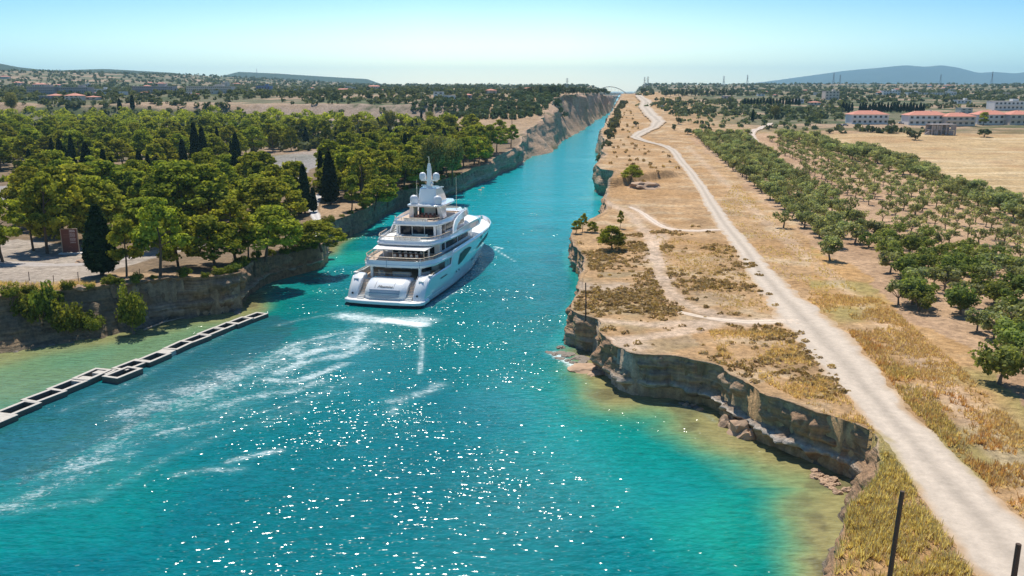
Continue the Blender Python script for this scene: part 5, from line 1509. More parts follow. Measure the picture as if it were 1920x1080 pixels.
O2 = sym(aft(5.9, 6.1, 1.2, [(9, 7.1), (13, 7.5), (18.4, 7.72), (18.6, 7.5)]))
deck('upper_deck', O2, 5.95, 6.55)
b2 = MB()
def bulwark(mb, L, z0, z1, th=.16, flare=.0):
    """thin wall following the stations on both sides and round the stern"""
    out = [(w, y) for y, w in reversed(L)] + [(-w, y) for y, w in L]
    n = len(out)
    V = []
    for x, y in out:
        ix = x * (1 - th / max(abs(x), 1.2)); iy = y + th
        fx = x * (1 + flare / max(abs(x), 1.2)); fy = y - flare
        a = z0(y) if callable(z0) else z0; b_ = z1(y) if callable(z1) else z1
        V += [(x, y, a), (fx, fy, b_), (ix, iy, b_), (ix, iy, a)]
    F = []
    for i in range(n - 1):
        for k in range(4): F.append((i * 4 + k, i * 4 + (k + 1) % 4, (i + 1) * 4 + (k + 1) % 4, (i + 1) * 4 + k))
    F += [(0, 1, 2, 3), ((n - 1) * 4 + 3, (n - 1) * 4 + 2, (n - 1) * 4 + 1, (n - 1) * 4)]
    mb.add(V, F)
L2 = aft(5.95, 6.05, 1.2, [(9, 7.05), (13, 7.45), (17.2, 7.7), (19.5, 7.74)])
bulwark(b2, L2, 6.3, lambda y: 7.2, .2, -.25)
part(b2, 'bulwark', M_WHITE, smooth=True, bevel=.04)
t2 = MB(); t2.prism(inset(O2, .5), 6.556, 6.58); part(t2, 'teak_deck', M_TEAK)
def caprail(L, z, r, mat, name='caprail', y1=1e9, off=.15, posts=True, zb=None, n=5):
    m = MB()
    L = [(y, w) for y, w in L if y <= y1]
    out = [(w - off if w > .2 else w, y + (off if w < 5 else off * .3)) for y, w in reversed(L)] + [(-(w - off) if w > .2 else 0, y + (off if w < 5 else off * .3)) for y, w in L[1:]]
    pts = [(x, y, z) for x, y in out]
    m.tube(pts, r, n)
    o = part(m, name, mat)
    if posts:
        q = MB(); acc = 0
        for i in range(len(pts) - 1):
            a, b_ = Vector(pts[i]), Vector(pts[i + 1]); d = (b_ - a).length; s = 0
            while acc + d - s > 1.1 and d > 0:
                s2 = 1.1 - acc; s += s2
                if s > d: break
                p = a.lerp(b_, s / d); q.tube([(p.x, p.y, zb), (p.x, p.y, z)], .035, 4); acc = 0
            acc += max(0, d - s)
        q.tube([(x, y, (z + zb) / 2) for x, y, _ in pts], .022, 4)
        part(q, 'railing', M_STEEL)
    return o
caprail(L2, 7.75, .09, M_CAP, y1=13.2, off=.35, zb=7.1)

# awning over the upper deck
aw = MB()
aw.prism(sym([(8.6, 4.4), (8.7, 5.2), (14, 5.8)]), [8.75, 8.7, 9.0, 9.0, 8.7, 8.75], [8.83, 8.78, 9.1, 9.1, 8.78, 8.83]); part(aw, 'awning', M_WARM)
for x in (-1.2, 5.0, -5.0):
    q = MB(); q.tube([(x, 6.4, 7.1), (x, 8.8, 8.74)], .05, 6) if abs(x) < 0 else q.tube([(x, 8.75, 6.58), (x, 8.75, 8.72)], .07, 6); part(q, 'awning_pole', M_STEEL)
q = MB()
for x in (-1.3, 5.2): q.tube([(x, 5.45, 6.1), (x, 5.75, 7.3), (x, 6.3, 7.7)], .05, 6)
part(q, 'boom', M_STEEL)

O3 = sym(aft(11.6, 5.9, 1.3, [(15, 6.6), (20, 7.1), (30, 7.5), (40, 7.4), (45, 6.4), (49, 4.6), (51, 2.2), (51.4, .01)]))
deck('bridge_deck', O3, 9.12, 9.65)
b3 = MB()
L3 = aft(11.65, 5.85, 1.3, [(15, 6.55), (20, 7.05), (30, 7.45), (36, 7.5), (40, 7.35), (45, 6.35), (48, 5.1)])
def z3(y): return float(np.interp(y, [11, 20, 24, 30, 36, 42, 46, 48], [10.05, 10.1, 10.5, 10.75, 10.75, 10.5, 10.0, 9.7]))
bulwark(b3, L3, 9.4, z3, .2, -.28)
part(b3, 'bulwark', M_WHITE, smooth=True, bevel=.04)
t3 = MB(); t3.prism(inset(O3, .6), 9.656, 9.68); part(t3, 'teak_deck', M_WARM)
caprail(L3, 10.75, .09, M_CAP, y1=21, off=.35, zb=10.0)

O4 = sym(aft(17.6, 4.7, 1.1, [(20, 5.2), (25, 5.7), (32, 5.9), (37, 5.4), (40, 4.2), (42, 2.2), (42.4, .01)]))
deck('sun_deck', O4, 11.95, 12.5)
b4 = MB(); L4 = aft(17.65, 4.65, 1.1, [(20, 5.15), (25, 5.65), (32, 5.85), (37, 5.35), (40, 4.1)])
bulwark(b4, L4, 12.3, lambda y: float(np.interp(y, [17, 20, 26, 32, 38, 40], [12.95, 12.95, 13.2, 13.35, 13.2, 12.9])), .18, -.22)
part(b4, 'bulwark', M_WHITE, smooth=True, bevel=.04)
t4 = MB(); t4.prism(inset(O4, .55), 12.506, 12.53); part(t4, 'teak_deck', M_TEAK)
caprail(L4, 13.5, .08, M_CAP, y1=24, off=.3, zb=12.9)

# deck houses
def house(name, L, z0, z1, mat=M_WHITE):
    m = MB(); m.prism(sym(L), z0, z1); return part(m, name, mat, bevel=.06)
h1 = house('deck_house', [(15.5, 5.6), (19, 5.7), (19, 7.2), (40, 7.1)], 3.5, 6.2)
h2 = house('deck_house', [(17.0, 5.5), (40, 5.6), (44, 4.6), (45.5, 2.0)], 6.5, 9.12)
h3 = house('deck_house', [(20.2, 4.6), (36, 5.0), (40, 4.0), (41.5, 1.6)], 9.6, 11.95)
# dark glazing, a few centimetres proud of the houses
def pane(parent, c, d, name='window', mat=M_GLASS, rz=0):
    m = MB(); m.box((0, 0, 0), d); o = obj(name, m.mesh(name, mat), parent); o.location = c; o.rotation_euler = (0, 0, rz); return o
for x in (-3.2, -1.05, 1.05, 3.2): pane(h1, (x, 15.48, 4.75), (1.95, .1, 2.1), 'sliding_door')
for x in (-3.0, 0, 3.0): pane(h2, (x, 16.98, 7.75), (2.7, .1, 2.1), 'sliding_door')
for x in (-2.6, 0, 2.6): pane(h3, (x, 20.18, 10.75), (2.4, .1, 2.0), 'sliding_door')
for s in (1, -1):
    for y0, y1 in ((18.2, 19.8), (21.0, 28.5), (29.2, 36.5)): pane(h2, (s * 5.57, (y0 + y1) / 2, 7.85), (.1, y1 - y0, 1.35))
    pane(h3, (s * 4.72, 22.0, 10.75), (.1, 1.4, 1.9), rz=-s * .03); pane(h3, (s * 4.88, 29.5, 10.95), (.1, 12.0, 1.35), rz=-s * .0255)
# pillars under the overhangs
for s in (1, -1):
    for (x, y, z0, z1, w) in ((4.75, 7.0, 3.6, 5.95, .5), (4.6, 12.8, 6.55, 9.12, .34), (3.9, 18.8, 9.65, 11.95, .4)):
        m = MB(); m.box((s * x, y, (z0 + z1) / 2), (w, w * 1.1, z1 - z0)); part(m, 'pillar', M_WHITE, bevel=.06)
# main deck side screens: glazed forward end of the opening
for s in (1, -1):
    for y in (14.6, 16.3): pane(yacht, (s * 7.45, y, 5.35), (.06, 1.5, 1.15), 'side_screen', M_CUSH2)
    m = MB(); m.tube([(s * 7.35, y, 4.98) for y in (5.6, 8, 11)], .08, 6); part(m, 'caprail', M_CAP)
    m = MB(); m.box((s * 7.3, 5.4, 4.9), (.7, 1.2, .16)); part(m, 'fender_pad', M_CUSH, bevel=.04)
caprail([(5.55, .01), (5.55, 3.7)], 4.95, .07, M_CAP, off=0, zb=4.3)

# hull windows laid on the plating
def hull_x(y, z):
    w0, w1, w2 = I(y, HB_W), I(y, HB_M), I(y, HB_S); g = max(0, z) / 7.0
    return w0 * (1 - g) ** 2 + 2 * w1 * g * (1 - g) + w2 * g * g
def hull_patch(name, top, bot, ya, yb, s, mat=M_GLASS, n=14, proud=.10):
    V = []; 
    for k in range(n + 1):
        y = ya + (yb - ya) * k / n
        zt, zb_ = top(y), bot(y)
        for j in range(4):
            z = zb_ + (zt - zb_) * j / 3; V.append((s * (hull_x(y, z) + proud), y, z))
    F = []
    for k in range(n):
        for j in range(3): F.append((k * 4 + j, k * 4 + j + 1, (k + 1) * 4 + j + 1, (k + 1) * 4 + j))
    m = MB(); m.add(V, F); return part(m, name, mat)
for s in (1, -1):
    hull_patch('hull_window', lambda y: float(np.interp(y, [22, 23.2, 27, 30.5, 32], [3.7, 5.6, 6.0, 5.9, 5.5])), lambda y: float(np.interp(y, [22, 25, 30, 32], [3.6, 3.85, 4.9, 5.45])), 22, 32, s, M_HGLASS)
    hull_patch('hull_window', lambda y: float(np.interp(y, [36, 42, 50, 58, 65], [4.25, 5.1, 5.7, 5.9, 5.9])), lambda y: float(np.interp(y, [36, 42, 50, 58, 65], [4.2, 4.3, 4.75, 5.2, 5.6])), 36, 65, s, M_HGLASS, n=20)
    hull_patch('hull_window', lambda y: 6.6, lambda y: 5.9, 40, 41.6, s, n=2)
    for y in (20.5, 22.5, 33, 34, 42, 43, 49, 50): hull_patch('porthole', lambda q: 2.75, lambda q: 2.35, y, y + .45, s, n=1)
    hull_patch('vent_grille', lambda q: 3.35, lambda q: 3.15, 10.5, 14.5, s, M_NAME, n=4)
    hull_patch('rubbing_strake', lambda q: 1.25, lambda q: .95, 3.2, 12.5, s, M_DOME, n=6, proud=.1)

# sweeping side arches from the bridge deck up to the sun deck
for s in (1, -1):
    m = MB()
    outer = [(21.9, 9.9), (23.0, 11.2), (24.8, 12.2), (27.5, 12.8), (31, 13.1), (35, 13.15), (39, 12.95), (42, 12.65), (43.5, 12.3)]
    inner = [(23.6, 9.9), (24.5, 10.8), (26.2, 11.5), (28.6, 11.85), (31.5, 11.95), (35, 12.0), (38.5, 12.05), (41.5, 12.05), (43.5, 12.1)]
    L = []
    for (a, b_) in zip(outer, inner):
        # wrap towards the bow and lean inwards with height
        def X(y, z): return float(np.interp(y, [21, 30, 36, 40, 43.3], [6.9, 6.75, 6.4, 5.3, 3.4])) - .20 * (z - 9.9)
        L.append([(s * X(*a), a[0], a[1]), (s * (X(*a) - .3), a[0], a[1] - .05), (s * (X(*b_) - .3), b_[0], b_[1]), (s * (X(*b_) + .12), b_[0], b_[1])])
    m.rings(L); part(m, 'side_arch', M_WHITE, smooth=True, bevel=.05)
# visor nose over the wheelhouse
m = MB(); m.prism(sym([(36, 5.4), (39, 4.9), (42.3, 3.4), (43.6, 1.6), (43.9, .01)]), 12.05, 12.75, top=[(x * .8, y - .9) for x, y in sym([(36, 5.4), (39, 4.9), (42.3, 3.4), (43.6, 1.6), (43.9, .01)])]); part(m, 'visor', M_WHITE, smooth=True, bevel=.1)

# hardtop, its legs, the pylon and mast
ht = MB(); ht.prism(sym(aft(23.6, 3.6, .6, [(27, 3.9), (33, 3.8), (35.5, 2.8), (36, .01)])), 14.95, 15.35); hardtop = part(ht, 'hardtop', M_WHITE, smooth=True, bevel=.1)
for s in (1, -1):
    m = MB(); m.rings([[(s * 2.6, 25.2, 12.5), (s * 3.75, 25.2, 12.5), (s * 3.75, 27.6, 12.5), (s * 2.6, 27.6, 12.5)], [(s * 2.5, 24.6, 14.96), (s * 3.3, 24.6, 14.96), (s * 3.3, 27.4, 14.96), (s * 2.5, 27.4, 14.96)]]); part(m, 'hardtop_leg', M_WHITE, bevel=.08)
m = MB(); m.box((0, 29.5, 13.7), (5.0, 3.2, 2.4)); bar = part(m, 'bar_house', M_WARM)
pane(bar, (1.8, 27.88, 13.7), (1.2, .08, 1.9)); pane(bar, (-1.9, 27.88, 13.7), (.9, .08, 1.9))
py = MB()
def sq(hx, y0, y1, z, c=.3): return [(-hx + c, y0, z), (hx - c, y0, z), (hx, y0 + c, z), (hx, y1 - c, z), (hx - c, y1, z), (-hx + c, y1, z), (-hx, y1 - c, z), (-hx, y0 + c, z)]
py.rings([sq(2.05, 25.9, 33.4, 15.3), sq(1.9, 26.1, 32.2, 17.0), sq(1.7, 26.3, 30.9, 18.3), sq(1.45, 26.6, 30.0, 18.6)])
pyl = part(py, 'pylon', M_WHITE)
mt = MB(); mt.rings([sq(.55, 27.1, 28.5, 17.9, .15), sq(.45, 27.3, 28.4, 20.2, .12), sq(.36, 27.5, 28.3, 22.6, .1), sq(.22, 27.6, 28.1, 23.4, .05)])
mast = part(mt, 'mast', M_WHITE, smooth=True, bevel=.04)
for q_ in (((0, 27.9, 19.92), (3.5, .55, .22)), ((0, 27.5, 22.1), (.9, .3, .08))):
    m = MB(); m.box(*q_); obj('crossbar', m.mesh('crossbar', M_WHITE), mast)
m = MB(); m.tube([(0, 27.85, 23.3), (0, 27.85, 24.9)], [.1, .04], 6); m.tube([(0, 27.85, 24.3), (-.3, 27.8, 24.9)], .03, 5); obj('topmast', m.mesh('topmast', M_STEEL), mast)
for x in (-1.45, 1.45):
    m = MB(); m.lathe([(.5, 0), (.88, .1), (.92, .5), (.92, 1.0), (.84, 1.4), (.6, 1.72), (.25, 1.86), (.02, 1.9)], (0, 0, 0), 20); o = part(m, 'radar_dome', M_DOME, smooth=True); o.location = (x, 27.9, 20.03); o.scale = (.77, .77, .82)
for x in (-2.5, 2.55):
    m = MB(); m.lathe([(.6, 0), (1.0, .1), (1.08, .5), (1.08, 1.1), (.98, 1.6), (.7, 1.95), (.3, 2.12), (.02, 2.15)], (0, 0, 0), 20); o = part(m, 'radar_dome', M_DOME, smooth=True); o.location = (x, 25.2, 15.34); o.scale = (.8, .8, .85)
m = MB(); m.box((1.2, 27.1, 18.75), (4.2, .22, .2)); part(m, 'radar_bar', M_WHITE, bevel=.04)
m = MB(); m.box((-1.0, 27.3, 18.95), (1.1, .3, .18)); part(m, 'radar_bar', M_WHITE, bevel=.04)
m = MB(); m.lathe([(.3, 0), (.34, .3), (.1, .6)], (.75, 27.2, 19.2), 10); part(m, 'searchlight', M_DOME, smooth=True)
for x, y, z0, z1 in ((-2.5, 27.0, 15.3, 20.2), (5.1, 30, 13.6, 20.6)):
    m = MB(); m.tube([(x, y, z0), (x, y, z0 + 2), (x, y, z1)], [.07, .05, .03], 5); part(m, 'antenna', M_STEEL)
m = MB(); m.rings([sq(1.0, 31.5, 35.5, 15.3, .3), sq(.9, 31.7, 35.2, 15.9, .3)]); part(m, 'sun_pad', M_CUSH, bevel=.08)

# ---------------------------------------------------------------- loose things on the decks
def on_deck(name, lx, ly, lz, label, cat, rz=0.0, group=None):
    ca, sa = math.cos(-YAZ), math.sin(-YAZ)
    e = empty(name, (YX + lx * ca - ly * sa, YY_ + lx * sa + ly * ca, lz), -YAZ + rz); tag(e, label, cat, group); return e
def sofa(w, lx, ly, lz, label, rz=0.0, mat=M_CUSH, d=1.0, group=None):
    e = on_deck('sofa', lx, ly, lz, label, 'sofa', rz, group)
    m = MB(); m.box((0, 0, .22), (w, d, .42)); obj('seat', m.mesh('seat', mat), e)
    m = MB(); m.box((0, -d / 2 + .12, .62), (w, .24, .42)); obj('backrest', m.mesh('backrest', mat), e)
    for s in (1, -1):
        m = MB(); m.box((s * (w / 2 - .1), .12, .55), (.2, d - .26, .26)); obj('armrest', m.mesh('armrest', mat), e)
def table(w, d, lx, ly, lz, label, mat=M_WOOD, h=.75):
    e = on_deck('table', lx, ly, lz, label, 'table')
    m = MB(); m.box((0, 0, h - .03), (w, d, .06)); obj('table_top', m.mesh('table_top', mat), e)
    for sx in (1, -1):
        m = MB(); m.box((sx * w * .32, 0, h / 2 - .03), (.14, d * .4, h - .06)); obj('leg', m.mesh('leg', mat), e)
def chair_proto(mat_s, mat_f):
    e = empty('chair')
    m = MB(); m.box((0, 0, .45), (.5, .5, .07)); obj('seat', m.mesh('seat', mat_s), e)
    m = MB(); m.box((0, -.24, .72), (.5, .06, .5)); obj('backrest', m.mesh('backrest', mat_s), e)
    lm = MB(); lm.box((0, 0, .21), (.05, .05, .42)); lm = lm.mesh('leg', mat_f)
    for x, y in ((.2, .2), (-.2, .2), (.2, -.2), (-.2, -.2)): o = obj('leg', lm, e); o.location = (x, y, 0)
    return e
def copy_tree(o, parent=None):
    c = o.copy(); COL.objects.link(c); c.parent = parent
    for ch in list(o.children): copy_tree(ch, c)
    return c
def chairs(spots, lz, mat_s, mat_f, label, group):
    e = chair_proto(mat_s, mat_f)
    for i, (lx, ly, rz) in enumerate(spots):
        c = e if i == 0 else copy_tree(e)
        ca, sa = math.cos(-YAZ), math.sin(-YAZ)
        c.location = (YX + lx * ca - ly * sa, YY_ + lx * sa + ly * ca, lz); c.rotation_euler = (0, 0, -YAZ + rz)
        tag(c, label, 'chair', group)
sofa(3.4, .2, 9.6, 3.62, 'pale sofa with its back to the transom on the lowest aft deck', 0)
sofa(2.2, -4.0, 9.9, 3.62, 'pale corner sofa at the port side of the lowest aft deck', R(-60))
sofa(2.2, 4.4, 10.4, 3.62, 'pale corner sofa at the starboard side of the lowest aft deck', R(60))
table(2.4, 1.2, .2, 11.6, 3.62, 'low table before the sofa on the lowest aft deck', M_TEAK, .5)
table(5.6, 1.3, .6, 12.2, 6.58, 'long wooden dining table under the awning', M_WOOD)
chairs([(x, 11.1, 0) for x in (-1.6, -.5, .6, 1.7, 2.8)] + [(x, 13.3, math.pi) for x in (-1.6, -.5, .6, 1.7, 2.8)], 6.58, M_CUSH, M_WOOD, 'white chair at the long dining table under the awning', 'chairs at the dining table under the awning')
sofa(5.0, .2, 13.2, 9.68, 'long curved looking beige bench along the rail of the third deck', 0, M_CUSH)
sofa(3.2, 1.4, 16.6, 9.68, 'grey green sofa in front of the glass doors on the third deck', R(180), M_CUSH2)
sofa(1.4, -2.4, 16.2, 9.68, 'small beige armchair at the port side of the third deck', R(-90), M_CUSH)
table(1.4, 1.0, -.6, 15.2, 9.68, 'low square table between the seats of the third deck', M_TEAK, .45)
sofa(4.6, 0, 18.7, 12.53, 'beige bench along the aft rail of the top deck', 0, M_CUSH)
table(3.6, 1.3, .5, 24.0, 12.53, 'reddish wooden dining table on the top deck', M_WOOD)
chairs([(x, 22.9, 0) for x in (-.9, 0, .9, 1.8)] + [(x, 25.1, math.pi) for x in (-.9, 0, .9, 1.8)] + [(-1.9, 24, -R(90)), (2.9, 24, R(90))], 12.53, M_WOOD, M_WOOD, 'reddish wooden chair around the dining table of the top deck', 'wooden chairs of the top deck')
for lx, lb in ((-1.55, 'turquoise curtain panel hanging at the port side of the top deck bar'), (1.9, 'turquoise curtain panel hanging at the starboard side of the top deck bar')):
    m = MB(); m.box((0, 0, .6), (.5, .08, 1.0)); e = on_deck('towel', lx, 27.75, 13.1, lb.replace('curtain panel', 'towel'), 'towel'); obj('cloth', m.mesh('cloth', M_TURQ), e)

# ================================================================ OTHER THINGS
M_CONC = simple('weathered_concrete', (.50, .46, .40), .9, var=.3, scale=2.5, bump=.05)
M_CONCW = simple('wet_concrete', (.13, .11, .085), .7, var=.3, scale=3, bump=.04)
M_POOLW = simple('dark_trapped_water', (.03, .05, .05), .1)
M_ROCK = simple('rock', (.42, .28, .18), .9, var=.45, scale=1.6, bump=.15)
M_ROCKD = simple('wet_rock', (.20, .165, .13), .8, var=.45, scale=1.6, bump=.12)
M_POLE = simple('dark_timber', (.085, .055, .04), .9, var=.4, scale=7, bump=.02)
M_BOARD = simple('board_brown', (.155, .045, .030), .6, var=.15, scale=2)
M_BFRAME = simple('board_frame', (.42, .31, .22), .7)
M_LETTER = simple('board_lettering', (.62, .52, .50), .7)
M_SLAB = simple('pale_stone', (.58, .55, .52), .8, var=.15, scale=3)

# concrete caissons in the shallow water
CA = [(477, 592, 0), (450, 602, 0), (423, 611, 0), (397, 622, 0), (367, 635, 0), (335, 648, 0), (287, 670, 0), (246, 683, 0), (230, 700, 0), (173, 703, 0), (128, 722, 0), (83, 742, 0), (33, 765, 0), (-14, 789, 0)]
CW = [G(a, b, .6) for a, b, _ in CA]
names = ['last hollow concrete caisson at the outer right end of the row', 'second hollow concrete caisson from the outer right end', 'third hollow concrete caisson from the outer right end', 'fourth hollow concrete caisson from the outer right end',
         'fifth hollow concrete caisson from the outer right end', 'sixth hollow concrete caisson from the outer right end, before a flat slab', 'hollow concrete caisson left of the flat slab in the row', 'hollow concrete caisson behind the one that juts out',
         'hollow concrete caisson jutting out of the row on the open water side', 'hollow concrete caisson just left of the jutting one', 'fourth hollow concrete caisson from the left frame edge', 'third hollow concrete caisson from the left frame edge',
         'second hollow concrete caisson from the left frame edge', 'hollow concrete caisson cut by the left frame edge']
dirx, diry = CW[0][0] - CW[-2][0], CW[0][1] - CW[-2][1]
cang = math.atan2(diry, dirx)
def caisson(i, x, y, Lx, Ly, label):
    rz = cang + rng.normal(0, .05)
    e = empty('concrete_caisson', (x, y, 0), rz); tag(e, label, 'caisson', 'row of concrete caissons in the shallow water')
    top = .62 + rng.normal(0, .06); w = .48
    m = MB(); a, b = Lx / 2, Ly / 2
    O = [(-a, -b), (a, -b), (a, b), (-a, b)]; Iq = [(-a + w, -b + w), (a - w, -b + w), (a - w, b - w), (-a + w, b - w)]
    V = [(x_, y_, z_) for z_ in (-1.2, top) for x_, y_ in O] + [(x_, y_, z_) for z_ in (-1.2, top) for x_, y_ in Iq]
    F = [(i_, (i_ + 1) % 4, 4 + (i_ + 1) % 4, 4 + i_) for i_ in range(4)] + [(8 + (i_ + 1) % 4, 8 + i_, 12 + i_, 12 + (i_ + 1) % 4) for i_ in range(4)] + [(4 + i_, 4 + (i_ + 1) % 4, 12 + (i_ + 1) % 4, 12 + i_) for i_ in range(4)]
    m.add(V, F); o = m.build('wall', M_CONCW, e, bevel=.04)
    m = MB(); V = [(x_ * 1.01, y_ * 1.01, z_) for z_ in (top + .004, top + .09) for x_, y_ in O] + [(x_, y_, z_) for z_ in (top + .004, top + .09) for x_, y_ in Iq]
    m.add(V, F + [(4 + 4 * 0 - 4 + i_, 8 + i_, 8 + (i_ + 1) % 4, (i_ + 1) % 4) for i_ in range(4)]); m.build('coping', M_CONC, e, bevel=.02)
    m = MB(); m.box((0, 0, .03), (Lx - 2 * w - .05, Ly - 2 * w - .05, .06)); m.build('trapped_water', M_POOLW, e)
for i, ((x, y), nm) in enumerate(zip(CW, names)): caisson(i, x, y, 4.3 + (i > 5) * .3, 2.5 + (i > 5) * .2, nm)
for (px, py, lb) in ((313, 659, 'flat concrete slab lying in the caisson row right of the middle'), (196, 698, 'flat broken concrete slab beside the jutting caisson'), (152, 712, 'low concrete slab bridging two caissons left of the jutting one'), (5, 783, 'low stone slab in the caisson row near the left frame edge')):
    x, y = G(px, py, .5); m = MB(); m.box((0, 0, .1), (2.2, 2.4, 1.1), taper=.95); o = obj('concrete_slab', m.mesh('concrete_slab', M_CONC), None, (x, y, 0)); o.rotation_euler = (0, 0, cang + .1); tag(o, lb, 'slab')

# information board
bx, by, bz = Gt3(134, 476)
bd = empty('information_board', (bx, by, bz), R(6)); tag(bd, 'tall brown information board with pale lines of text standing among the pines', 'sign board')
m = MB(); m.box((0, 0, .1), (4.6, 1.4, .3)); m.build('plinth', M_SLAB, bd, bevel=.03)
m = MB(); m.box((0, 0, 2.75), (3.1, .12, 4.8)); m.build('panel', M_BOARD, bd)
m = MB(); m.box((-1.63, 0, 2.75), (.14, .2, 5.0)); m.build('post', M_BFRAME, bd)
m = MB(); m.box((1.63, 0, 2.75), (.14, .2, 5.0)); m.build('post', M_BFRAME, bd)
m = MB(); m.box((0, 0, 5.22), (3.12, .2, .12)); m.build('top_rail', M_BFRAME, bd)
m = MB(); rg_ = np.random.default_rng(3)
z = 4.95
for ln in range(17):
    if ln in (3, 9, 14): z -= .16; continue
    w = rg_.uniform(.9, 1.25); x0 = .12
    while x0 < w:
        l_ = rg_.uniform(.08, .22); m.box((x0 + l_ / 2, -.066, z), (l_, .012, .075 if ln > 2 else .12)); x0 += l_ + .05
    z -= .165
m.box((.04, -.064, 3.6), (.02, .01, 2.9))
m.build('text_lines', M_LETTER, bd)
m = MB()
for k in range(9):
    a = math.pi * (.1 + .8 * k / 8); m.box((.35 * math.cos(a), -.066, 1.35 + .4 * math.sin(a) - .2), (.05, .01, .12))
m.box((0, -.066, .75), (1.1, .012, .06)); m.box((-.6, -.066, 4.1), (1.1, .012, .06)); m.box((-.6, -.066, 3.55), (1.1, .012, .05)); m.build('emblem', simple('emblem_paint', (.28, .12, .08), .7), bd)

# poles
def pole(px, py_top, px_b, py_b, z_top, r, label, zb=None, lean=(0, 0)):
    """post whose top shows at (px, py_top)"""
    X, Y = G(px, py_top, z_top); g = float(T(X, Y)) if zb is None else zb
    m = MB(); m.tube([(lean[0], lean[1], -.6), (lean[0] * .5, lean[1] * .5, (z_top - g) * .5), (0, 0, z_top - g)], [r * 1.25, r * 1.1, r], 8)
    o = obj('wooden_pole', m.mesh('wooden_pole', M_POLE, True), None, (X, Y, g)); tag(o, label, 'pole'); return o
pole(1692, 921, 0, 0, 14.2, .14, 'dark wooden pole without wires on the grassy corner near the bottom of the photo', lean=(-.35, -.1))
pole(1910, 1020, 0, 0, 13.6, .15, 'dark wooden pole beside the dirt road in the bottom right corner')
x, y, z = Gt3(1098, 597)
_v = 530 - 540.0; _h = H - (FPX * ST + _v * CT) * y / (FPX * CT - _v * ST)
m = MB(); m.tube([(0, 0, -.4), (0, 0, (_h - z) * .5), (-.1, 0, _h - z)], [.13, .11, .09], 6); o = obj('wooden_pole', m.mesh('wooden_pole', M_POLE), None, (x, y, z)); tag(o, 'thin dark pole standing on the cliff rim of the right bank', 'pole')
x, y, z = Gt3(557, 345)
m = MB(); m.tube([(0, 0, -.3), (0, 0, 9.2)], [.09, .06], 6); o = obj('lamp_pole', m.mesh('lamp_pole', M_POLE), None, (x, y, z)); tag(o, 'slim dark lamp pole beside the parking lot above the path', 'lamp pole')
x, y, z = Gt3(960, 234)
m = MB(); m.tube([(0, 0, -.5), (0, 0, 8)], [.25, .18], 6); o = obj('wooden_pole', m.mesh('wooden_pole', M_POLE), None, (x, y, z)); tag(o, 'rusty red post on the dry headland left of the canal', 'pole')
for i, (a, b) in enumerate(((55, 526), (101, 533), (147, 526), (262, 520))):
    x, y, z = Gt3(a, b); m = MB(); m.tube([(0, 0, -.2), (.05, 0, 1.5)], .06, 5); o = obj('fence_post', m.mesh('fence_post', M_POLE), None, (x, y, z))
    tag(o, ['short wooden post on the rim, leftmost of four', 'short wooden post on the rim above the yellow bush', 'short wooden post on the rim left of the black cypress', 'short wooden post on the rim right of the black cypress'][i], 'post')

# rocks
import bmesh
def rock_mesh(seed, flat=.6, mat=M_ROCK):
    bm = bmesh.new(); bmesh.ops.create_icosphere(bm, subdivisions=3, radius=1.0)
    rg = np.random.default_rng(seed)
    co = np.array([v.co[:] for v in bm.verts])
    n = fbm(co[:, 0] * 1.1 + seed, co[:, 1] * 1.1, co[:, 2] * 1.1, seed=seed, oct=3)
    c = vnoise(co[:, 0] * 3 + seed, co[:, 1] * 3, co[:, 2] * 3, seed=seed + 1)
    q = .55 + .75 * n + .18 * c
    for v, k in zip(bm.verts, q):
        v.co *= k; v.co.z *= flat
        v.co += v.co.normalized() * (.22 * float(np.sign(c[v.index] - .5)) * abs(c[v.index] - .5) ** .5)
    me = bpy.data.meshes.new('rock'); bm.to_mesh(me); bm.free(); me.materials.append(mat)
    me.polygons.foreach_set('use_smooth', np.ones(len(me.polygons), bool))
    try: me.set_sharp_from_angle(angle=R(30))
    except Exception: pass
    return me
RK = [rock_mesh(s, f) for s, f in ((1, .7), (2, .55), (3, .85), (4, .45))]; RKD = [rock_mesh(s, f, M_ROCKD) for s, f in ((5, .6), (6, .5), (7, .8))]
def rock(px, py, sx, sy, sz, label, group=None, dark=False, z=0.0, rz=None, mi=None):
    x, y = G(px, py, z) if z >= 0 else Gt(px, py)
    zz = z if z >= 0 else float(T(x, y))
    L = RKD if dark else RK
    o = obj('rock', L[(mi if mi is not None else int(rng.integers(len(L)))) % len(L)], None, (x, y, zz)); o.scale = (sx, sy, sz); o.rotation_euler = (0, 0, rng.random() * 6 if rz is None else rz)
    tag(o, label, 'rock', group)
rock(1367, 797, 1.1, .9, 1.4, 'brown boulder standing at the foot of the bay cliff', mi=2)
rock(1392, 812, 1.3, 1.7, 2.1, 'largest brown boulder leaning on the bay cliff', mi=0)
rock(1405, 820, .9, 1.1, 1.2, 'boulder tucked right of the largest one at the bay cliff', mi=2)
rock(1098, 690, 2.6, 1.7, .8, 'broad flat rock shelf at the cliff point of the right bank', mi=1)
rock(1124, 700, 1.8, 1.3, .7, 'pale flat rock slab beside the broad rock shelf', mi=3)
rock(1050, 652, .7, .6, .5, 'small dark rock at the outer tip of the reef', dark=True, mi=0)
rock(1474, 777, .7, .5, .45, 'pale stone on the ledge of the bay cliff', z=2.6, mi=0)
RF = [(1030, 661), (1040, 664), (1052, 662), (1060, 668), (1070, 664), (1078, 672), (1086, 670), (1094, 678), (1074, 680), (1064, 676), (1050, 672), (1088, 684), (1100, 672), (1106, 684)]
for a in RF: rock(a[0], a[1], rng.uniform(.5, 1.3), rng.uniform(.4, .8), rng.uniform(.15, .35), 'low rock of the reef awash at the point of the right bank', 'reef rocks at the right bank point', True)
